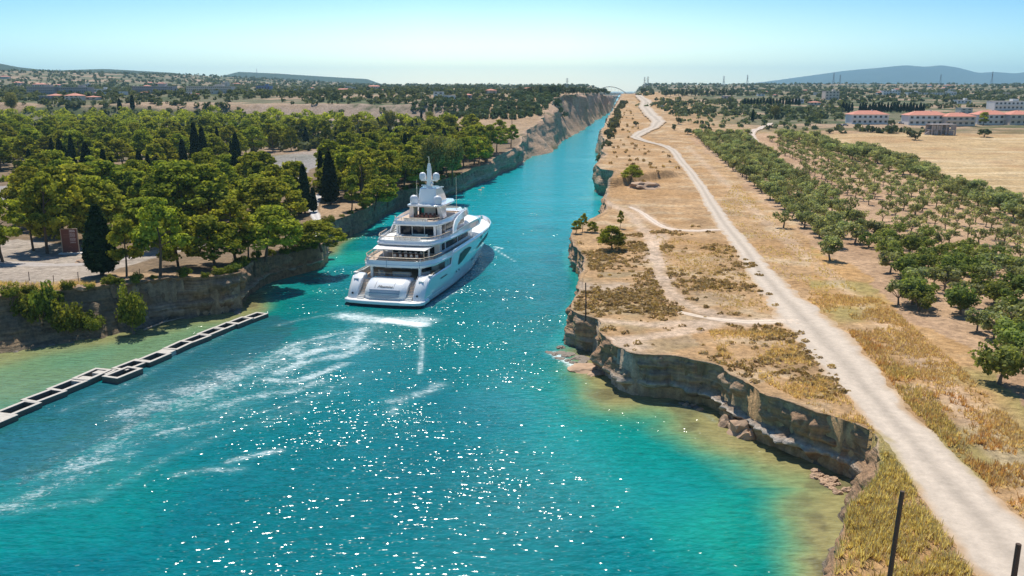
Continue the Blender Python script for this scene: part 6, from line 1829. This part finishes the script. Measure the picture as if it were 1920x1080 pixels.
for i in range(30):
    u = rng.random(); v = rng.random()
    px = 1528 + 62 * u; py = 884 + 34 * u + 22 * (v - .2)
    s = rng.uniform(.18, .5); rock(px, py, s * 1.2, s, s * .8, 'loose stone in the rubble at the right end of the bay cliff', 'rubble stones at the right end of the bay', False, .05)
for i, px in enumerate((1278, 1286, 1294, 1300, 1306, 1312)): rock(px, 757 + (i % 3) * 2 + max(0, px - 1290) * .35, .5, .35, .3, 'small stone at the waterline under the cliff notch', 'stones under the cliff notch', i % 2 == 0)
for i in range(22):
    u = rng.random(); px = 335 + 130 * u; py = 585 - 10 * math.sin(u * 3) + rng.uniform(-6, 6); s = rng.uniform(.3, .9)
    rock(px, py + 4, s, s * .8, s * .7, 'fallen block at the foot of the left cliff behind the caissons', 'fallen blocks under the left cliff', True)
for i in range(16):
    px = 5 + 190 * rng.random(); rock(px, 662 - px * .16 + rng.uniform(-3, 3), rng.uniform(.2, .6), rng.uniform(.2, .4), .25, 'small stone along the left muddy shore', 'stones on the left shore', True)
rock(156, 492, 1.8, 1.0, .9, 'pale boulder beside the track in front of the information board', z=-1, mi=0)
rock(152, 540, 1.1, .8, .6, 'pale rock on the rim left of the black cypress', z=-1, mi=2)
rock(1207, 352, 6.0, 4.0, 2.6, 'big brown rock knoll below the bright pine on the right bank', z=-1, mi=0)
for i, (a, b) in enumerate(((938, 327), (900, 356), (905, 352), (841, 372))): rock(a, b, 1.5, .5, .25, ['pale slab at the waterline below the last pines of the wood', 'pale slab at the waterline in the middle of the wood cliff', 'small pale stone beside a slab under the wood cliff', 'pale stone at the waterline nearest the yacht'][i])

# driftwood on the left shore
M_DRIFT = simple('bleached_driftwood', (.30, .25, .20), .9, var=.3, scale=4)
for i, ((a, b), (c, d), lb) in enumerate((((270, 620), (345, 598), 'long fallen trunk at the water right of the lone bush'), ((125, 634), (160, 630), 'bleached branch on the mud under the left bushes'), ((60, 650), (110, 640), 'tangled branch near the left frame edge'))):
    p, q = G(a, b), G(c, d); m = MB(); m.tube([(0, 0, .15), ((q[0] - p[0]) * .5, (q[1] - p[1]) * .5 + .2, .45), (q[0] - p[0], q[1] - p[1], .3)], [.16, .12, .05], 6)
    m.tube([((q[0] - p[0]) * .5, (q[1] - p[1]) * .5, .4), ((q[0] - p[0]) * .6, (q[1] - p[1]) * .5 + .9, .9)], [.06, .02], 5)
    o = obj('driftwood', m.mesh('driftwood', M_DRIFT, True), None, (p[0], p[1], 0)); tag(o, lb, 'driftwood')

# ---------------------------------------------------------------- arch bridge far up the canal
M_BRIDGE = simple('bridge_steel', (.16, .17, .16), .7)
bl, br = G(1096, 177.0, 31.0), G(1178, 177.0, 31.0)
BY = 1500.0
def atY(px, Y, z=None): return (px - 960) * (Y * CT - ((z if z is not None else 32) - H) * ST) / FPX
xl, xr = atY(1094, BY), atY(1180, BY)
zb = H - 6.2 * BY / 1642
bg_ = empty('arch_bridge', ((xl + xr) / 2, BY, zb), R(-7)); tag(bg_, 'dark arch bridge spanning the canal in the far distance', 'bridge')
W = (xr - xl) / 2
m = MB(); m.box((0, 0, 0), (2 * W + 14, 9, 1.5)); m.build('roadway', M_BRIDGE, bg_)
hw = 27; cxp = (1143 - 1137) * BY / 1642
for s in (-3.6, 3.6):
    m = MB(); n = 20
    m.tube([(cxp + hw * 1.08 * (-1 + 2 * k / n), s, 12.2 * (1 - (-1 + 2 * k / n) ** 2)) for k in range(n + 1)], .55, 6); m.build('arch_rib', M_BRIDGE, bg_)
    for k in range(3, 18, 2):
        m = MB(); x_ = cxp + hw * 1.08 * (-1 + 2 * k / n); m.tube([(x_, s, .5), (x_, s, 12.2 * (1 - (-1 + 2 * k / n) ** 2))], .07, 4); m.build('hanger', M_BRIDGE, bg_)
for s in (-4.4, 4.4):
    m = MB(); m.box((0, s, 1.5), (2 * W + 14, .12, .12)); m.box((0, s, 1.1), (2 * W + 14, .12, .1)); m.build('parapet', M_BRIDGE, bg_)
b2_ = empty('road_bridge', (atY(1162, 2900), 2900, H - 13 * 2900 / 1642), R(-7)); tag(b2_, 'flat second bridge crossing the canal behind the arch bridge', 'bridge')
m = MB(); m.box((0, 0, 0), (70, 10, 2.5)); m.build('roadway', M_BRIDGE, b2_); m = MB(); m.box((0, 0, 2.2), (70, .2, .3)); m.build('parapet', M_BRIDGE, b2_)

# ---------------------------------------------------------------- buildings
M_WALLW = simple('white_render', (.72, .70, .67), .85, var=.06, scale=.5)
M_WALLC = simple('cream_render', (.60, .53, .45), .85, var=.08, scale=.5)
M_WALLG = simple('grey_concrete_wall', (.36, .33, .33), .9, var=.15, scale=.4)
M_TILE = simple('red_roof_tiles', (.56, .22, .15), .85, var=.18, scale=.6)
M_FLATR = simple('flat_roof', (.50, .46, .42), .9)
M_WIN = simple('window_dark', (.05, .05, .06), .3)
M_BLUE = simple('blue_sheet_roof', (.10, .16, .30), .6)
def building(px, pyb, w_px, h_px, label, wall=M_WALLW, roof='tile', storeys=2, depth=10, rz=0.0, cat='house', cols=None, balcony=False, Y=None):
    """block whose base centre shows at (px, pyb)"""
    X, Yw, z = Gt3(px, pyb) if Y is None else (atY(px, Y), Y, float(T(atY(px, Y), Y)))
    k = (Yw * CT + (H - z) * ST) / FPX
    w = w_px * k; h = h_px * k
    e = empty('building', (X, Yw + depth / 2, z), rz); tag(e, label, cat)
    hh = h * (.72 if roof == 'tile' else .97)
    m = MB(); m.box((0, 0, hh / 2 - .5), (w, depth, hh + 1)); m.build('wall', wall, e)
    if roof == 'tile':
        ov = .7; rh = h - hh; m = MB(); a, b = w / 2 + ov, depth / 2 + ov; r_ = max(.5, a - b)
        m.add([(-a, -b, hh), (a, -b, hh), (a, b, hh), (-a, b, hh), (-r_, 0, hh + rh), (r_, 0, hh + rh)], [(0, 1, 5, 4), (1, 2, 5), (2, 3, 4, 5), (3, 0, 4), (3, 2, 1, 0)]); ro = m.build('roof', M_TILE, e)
        m = MB(); m.box((r_ * .5, 0, hh + rh * .95), (.8, .8, 1.4)); m.build('chimney', wall, ro)
    else:
        m = MB(); m.box((0, 0, hh + .15), (w + .3, depth + .3, .3)); m.build('roof', M_FLATR if roof == 'flat' else M_BLUE, e)
        if w > 12:
            m = MB(); m.box((w * .2, 0, hh + 1.2), (w * .18, depth * .4, 1.9)); m.build('stair_tower', wall, e)
    sh = hh / storeys; n = cols or max(2, int(w / 3.6))
    wm = MB(); wm.box((0, 0, 0), (w / n * .46, .12, sh * .42)); wm = wm.mesh('window', M_WIN)
    for s in range(storeys):
        for c in range(n):
            o = obj('window', wm, e); o.location = (-w / 2 + w * (c + .5) / n, -depth / 2 - .03, sh * (s + .55))
        if balcony and s:
            m = MB(); m.box((0, -depth / 2 - .7, sh * s), (w * .96, 1.4, .18)); m.box((0, -depth / 2 - 1.35, sh * s + .5), (w * .96, .1, .9)); m.build('balcony', wall, e)
    return e
B = [(1631, 233, 68, 25, 'white two storey red roofed house at the left end of the far right row', M_WALLW, 'tile', 2, 13, 0, 'house', None, True),
     (1742, 235, 74, 26, 'long white red roofed apartment house behind the concrete ruin, left half', M_WALLW, 'tile', 2, 14, -.05, 'apartment house', None, True),
     (1800, 236, 56, 24, 'cream red roofed apartment house behind the concrete ruin, right half', M_WALLC, 'tile', 2, 13, .02, 'apartment house', None, True),
     (1862, 234, 60, 26, 'white apartment house with red tiled roof right of the dark tall pine', M_WALLW, 'tile', 2, 14, 0, 'apartment house', None, True),
     (1915, 234, 44, 26, 'red roofed apartment house cut by the right frame edge', M_WALLC, 'tile', 2, 14, 0, 'apartment house', None, True),
     (1895, 206, 62, 16, 'white flat roofed modern building above the red roofs', M_WALLW, 'flat', 2, 14, 0, 'building', None, True),
     (1808, 194, 26, 6, 'low white round topped shed under the quarry cliff', M_WALLW, 'flat', 1, 10, 0, 'shed', None, False),
     (1560, 187, 26, 16, 'cream villa under construction on the far right plain', M_WALLC, 'flat', 3, 12, 0, 'villa', None, False),
     (1672, 178, 32, 8, 'low white house far behind the cypress row', M_WALLW, 'flat', 2, 12, 0, 'house', None, False),
     (1500, 194, 14, 8, 'small white house left of the pink roofed shed', M_WALLW, 'flat', 1, 10, 0, 'house', None, False),
     (1529, 197, 20, 7, 'shed with pinkish red roof in the far olive groves', M_WALLC, 'tile', 1, 8, 0, 'shed', None, False),
     (1715, 177, 26, 4, 'long low white greenhouse on the far right plain, left piece', M_WALLW, 'flat', 1, 10, 0, 'greenhouse', None, False),
     (1768, 178, 70, 4, 'very long low white greenhouse on the far right plain', M_WALLW, 'flat', 1, 10, 0, 'greenhouse', None, False),
     (1363, 187, 14, 7, 'dark square hut between distant trees right of the dirt road', M_WALLG, 'flat', 1, 9, 0, 'hut', None, False),
     (1244, 203, 8, 4, 'tiny blue roofed shed beside the dirt road', M_WALLG, 'blue', 1, 6, 0, 'shed', None, False),
     (1197, 179, 11, 3, 'low reddish hut where the dirt road vanishes', M_TILE, 'flat', 1, 6, 0, 'hut', None, False),
     (1812, 213, 22, 10, 'small grey white house behind the red roofs', M_WALLC, 'flat', 2, 9, 0, 'house', None, False),
     (77, 177, 52, 14, 'dark grey four storey building shell far left, left block', M_WALLG, 'flat', 3, 14, 0, 'building shell', 14, False),
     (138, 178, 54, 14, 'dark grey four storey building shell far left, right block', M_WALLG, 'flat', 3, 14, 0, 'building shell', 14, False),
     (286, 176, 76, 14, 'long grey apartment building shell in the middle of the far left slope', M_WALLG, 'flat', 3, 14, 0, 'building shell', 20, False),
     (392, 175, 84, 13, 'long grey brown building shell right of the long grey one', M_WALLC, 'flat', 3, 14, 0, 'building shell', 22, False),
     (100, 188, 20, 12, 'cream house with tiled roof below the left building shell', M_WALLC, 'tile', 2, 10, 0, 'house', None, False),
     (135, 191, 26, 16, 'cream three storey house with tiled roof above the wood', M_WALLC, 'tile', 3, 12, 0, 'house', None, False),
     (84, 188, 24, 8, 'pale grey flat house left of the cream tiled house', M_WALLG, 'flat', 2, 9, 0, 'house', None, False),
     (170, 187, 22, 7, 'wide low tiled house right of the three storey house', M_WALLC, 'tile', 1, 10, 0, 'house', None, False),
     (190, 175, 26, 8, 'white row house right of the grey building shells', M_WALLW, 'flat', 2, 10, 0, 'house', None, False),
     (493, 170, 26, 9, 'dark blue warehouse on the far plain left of the scarp', M_BLUE, 'blue', 1, 16, 0, 'warehouse', 5, False),
     (645, 172, 34, 6, 'wide tiled house on the plain above the scarp', M_WALLC, 'tile', 1, 12, 0, 'house', None, False),
     (700, 167, 26, 7, 'house with tiled roof near the left horizon', M_WALLC, 'tile', 1, 12, 0, 'house', None, False),
     (822, 184, 18, 12, 'white cubic villa at the right end of the scarp', M_WALLW, 'flat', 2, 10, 0, 'villa', None, False),
     (842, 187, 22, 8, 'long white low wing beside the cubic villa', M_WALLW, 'flat', 1, 9, 0, 'villa', None, False),
     (877, 184, 14, 8, 'dark little house right of the white villa', M_WALLG, 'tile', 1, 9, 0, 'house', None, False),
     (920, 176, 22, 9, 'brownish house with tiled roof at the foot of the wooded hill', M_WALLC, 'tile', 2, 10, 0, 'house', None, False),
     (992, 170, 20, 6, 'pink villa on the wooded hill left of the bridge', simple('pink_render', (.62, .35, .28), .9), 'tile', 1, 10, 0, 'villa', None, False),
     (72, 164, 22, 8, 'house with tiled roof on the far left hillside', M_WALLC, 'tile', 1, 12, 0, 'house', None, False),
     (30, 160, 16, 7, 'reddish house on the far left hillside', M_WALLC, 'tile', 1, 12, 0, 'house', None, False),
     (6, 148, 18, 6, 'tiled house high on the left hill at the frame edge', M_WALLC, 'tile', 1, 12, 0, 'house', None, False),
     (300, 160, 18, 5, 'tiled house above the long grey building shell', M_WALLC, 'tile', 1, 12, 0, 'house', None, False),
     (560, 171, 18, 4, 'pale low shed above the left part of the scarp', M_WALLW, 'flat', 1, 12, 0, 'shed', None, False),
     (1745, 163, 12, 4, 'far white house near the right horizon under the mountain', M_WALLW, 'tile', 1, 12, 0, 'house', None, False),
     (1780, 163, 12, 4, 'far reddish house near the right horizon', M_WALLC, 'tile', 1, 12, 0, 'house', None, False)]
for b in B: building(b[0], b[1], b[2], b[3], b[4], b[5], b[6], b[7], b[8], b[9], b[10], b[11], b[12])

hr_ = np.random.default_rng(41)
for i in range(20):
    px_ = hr_.uniform(5, 480); py_ = hr_.uniform(158, 181)
    building(px_, py_, hr_.uniform(7, 15), hr_.uniform(4, 7), 'small pale house among the trees of the far left slope', M_WALLW if i % 3 else M_WALLC, 'tile' if i % 2 else 'flat', 1 + i % 2, 8, hr_.uniform(-.4, .4), 'house')['group'] = 'small pale houses on the far left slope'
for i in range(12):
    px_ = hr_.uniform(1380, 1900); py_ = hr_.uniform(166, 184)
    building(px_, py_, hr_.uniform(6, 13), hr_.uniform(3, 6), 'small pale house scattered over the far right plain', M_WALLW if i % 3 else M_WALLC, 'tile' if i % 2 else 'flat', 1, 8, hr_.uniform(-.4, .4), 'house')['group'] = 'small pale houses on the far right plain'
for i in range(9):
    px_ = hr_.uniform(560, 960); py_ = hr_.uniform(166, 176)
    building(px_, py_, hr_.uniform(6, 13), hr_.uniform(3, 6), 'small pale house on the plain above the scarp', M_WALLW if i % 3 else M_WALLC, 'tile' if i % 2 else 'flat', 1, 8, hr_.uniform(-.4, .4), 'house')['group'] = 'small pale houses above the scarp'

# the unfinished concrete ruin in the field
x, y, z = Gt3(1770, 254)
k = (y * CT + (H - z) * ST) / FPX
ru = empty('concrete_ruin', (x, y + 5, z), 0); tag(ru, 'unfinished grey concrete house frame standing alone in the golden field', 'ruin')
w, h = 46 * k, 20 * k
M_RUIN = simple('raw_concrete', (.40, .34, .32), .95, var=.25, scale=.8)
m = MB(); m.box((0, 0, h), (w, 9, .35)); m.build('roof_slab', M_RUIN, ru)
m = MB(); m.box((0, 0, h * .5), (w * .96, 8.6, .3)); m.build('floor_slab', M_RUIN, ru)
for fx in (-.47, -.28, -.1, .1, .3, .47):
    for fy in (-4.1, 4.1):
        m = MB(); m.box((fx * w, fy, h / 2), (.7, .45, h - .3)); m.build('column', M_RUIN, ru)
for fx, ww, fz, fh in ((-.38, .1, .72, .38), (-.18, .1, .72, .38), (.4, .12, .72, .38), (-.3, .16, .24, .4), (.32, .2, .24, .4)):
    m = MB(); m.box((fx * w, -3.9, h * fz), (w * ww, .2, h * fh)); m.build('infill_wall', M_RUIN, ru)
m = MB(); m.box((0, 3.6, h * .5), (w * .9, .2, h * .9)); m.build('back_wall', M_RUIN, ru)
m = MB()
for q in range(7): m.box((-w * .5 - .5 - q * .5, -2, h * .42 * (1 - q / 7) / 2), (.5, 1.4, h * .42 * (1 - q / 7)))
m.build('outer_stair', M_RUIN, ru)

# parked cars by the red roofed houses
def car_proto(col):
    e = empty('parked_car')
    m = MB(); L = []
    for x_, z0, z1, hw_ in ((-2.1, .35, .75, .8), (-1.95, .25, .95, .86), (-1.2, .22, 1.0, .88), (1.0, .22, .95, .88), (1.9, .25, .8, .84), (2.1, .35, .6, .75)):
        L.append([(x_, -hw_, z0), (x_, hw_, z0), (x_, hw_, z1), (x_, -hw_, z1)])
    m.rings(L); m.build('body', simple('car_paint', col, .25, coat=.5), e, bevel=.08)
    m = MB(); m.rings([[(-1.8, -.78, .95), (1.1, -.78, .95), (1.1, .78, .95), (-1.8, .78, .95)], [(-1.3, -.62, 1.45), (.35, -.62, 1.45), (.35, .62, 1.45), (-1.3, .62, 1.45)]]); m.build('cabin', M_WIN, e, bevel=.05)
    wm = MB(); wm.lathe([(.33, -.1), (.33, .1)], n=14); wm = wm.mesh('wheel', M_BOOT)
    for a in (-1.3, 1.25):
        for b in (-.85, .85): o = obj('wheel', wm, e); o.location = (a, b, .33); o.rotation_euler = (R(90), 0, 0)
    return e
cars = [(1574, 236, (.03, .04, .08), 'dark blue car parked left of the first red roofed house'), (1585, 236, (.5, .5, .52), 'silver car parked beside the dark blue one'), (1690, 232, (.7, .7, .7), 'white car parked between the red roofed houses, left'), (1698, 233, (.05, .06, .1), 'dark car parked between the red roofed houses, middle'),
        (1706, 233, (.6, .6, .62), 'light grey car parked between the red roofed houses, right')]
for a in cars:
    e = car_proto(a[2]); x, y, z = Gt3(a[0], a[1]); e.location = (x, y, z); e.rotation_euler = (0, 0, rng.normal(0, .2)); tag(e, a[3], 'car')

# pylons and masts on the skyline
def pylon(px, py_top, Y, label, w=7, z0=None):
    X = atY(px, Y); z = float(T(X, Y)) if z0 is None else z0
    ht = (H + (170 - py_top) / 1642 * Y) - z
    e = empty('power_pylon', (X, Y, z)); tag(e, label, 'pylon')
    m = MB()
    for sx, sy in ((1, 1), (1, -1), (-1, 1), (-1, -1)): m.tube([(sx * w / 2, sy * w / 2, 0), (sx * w * .12, sy * w * .12, ht * .62), (sx * .3, sy * .3, ht)], .32, 4)
    n = 7
    for k_ in range(n):
        z_a, z_b = ht * k_ / n, ht * (k_ + 1) / n
        def hwid(z_): return float(np.interp(z_, [0, ht * .62, ht], [w / 2, w * .12, .3]))
        m.tube([(-hwid(z_a), -hwid(z_a), z_a), (hwid(z_b), -hwid(z_b), z_b)], .18, 4); m.tube([(hwid(z_a), hwid(z_a), z_a), (-hwid(z_b), hwid(z_b), z_b)], .18, 4)
    m.build('lattice', M_PYL, e)
    m = MB()
    for f in (.68, .8, .92): m.box((0, 0, ht * f), (w * (1.5 - f * .6), .4, .5))
    m.build('cross_arm', M_PYL, e)
M_PYL = simple('galvanised_steel', (.28, .29, .31), .6)
for a in [(1208, 145, 2300, 'left one of the two pylons beside the vanishing dirt road'), (1214, 144, 2300, 'right one of the two pylons beside the vanishing dirt road'), (1356, 143, 2600, 'pylon on the horizon left of the blue mountain foot'),
          (1400, 141, 2600, 'pylon at the foot of the blue mountain'), (1561, 137, 2600, 'tall pylon in front of the left mountain slope'), (1573, 141, 2700, 'shorter pylon beside the tall one in front of the mountain'),
          (1761, 140, 2900, 'thin pylon in front of the mountain summit'), (1857, 135, 2600, 'pylon in front of the right mountain slope'), (1063, 147, 2000, 'mast on the wooded hill left of the bridge'), (117, 131, 3600, 'mast on the left ridge'), (484, 129, 5200, 'thin mast at the start of the second ridge')]:
    pylon(a[0], a[1], a[2], a[3])

# ================================================================ HAZE
def haze():
    m = bpy.data.materials.new('haze_air'); m.use_nodes = True
    n, l = m.node_tree.nodes, m.node_tree.links
    n.remove(n['Principled BSDF'])
    v = n.new('ShaderNodeVolumePrincipled')
    v.inputs['Color'].default_value = (.45, .80, 1.0, 1); v.inputs['Density'].default_value = .00007; v.inputs['Anisotropy'].default_value = .2
    l.new(v.outputs[0], n['Material Output'].inputs['Volume'])
    b = MB(); b.box((0, 9000, 275), (44000, 22000, 560)); o = obj('haze', b.mesh('haze', m)); tag(o, kind='stuff'); return o
haze()
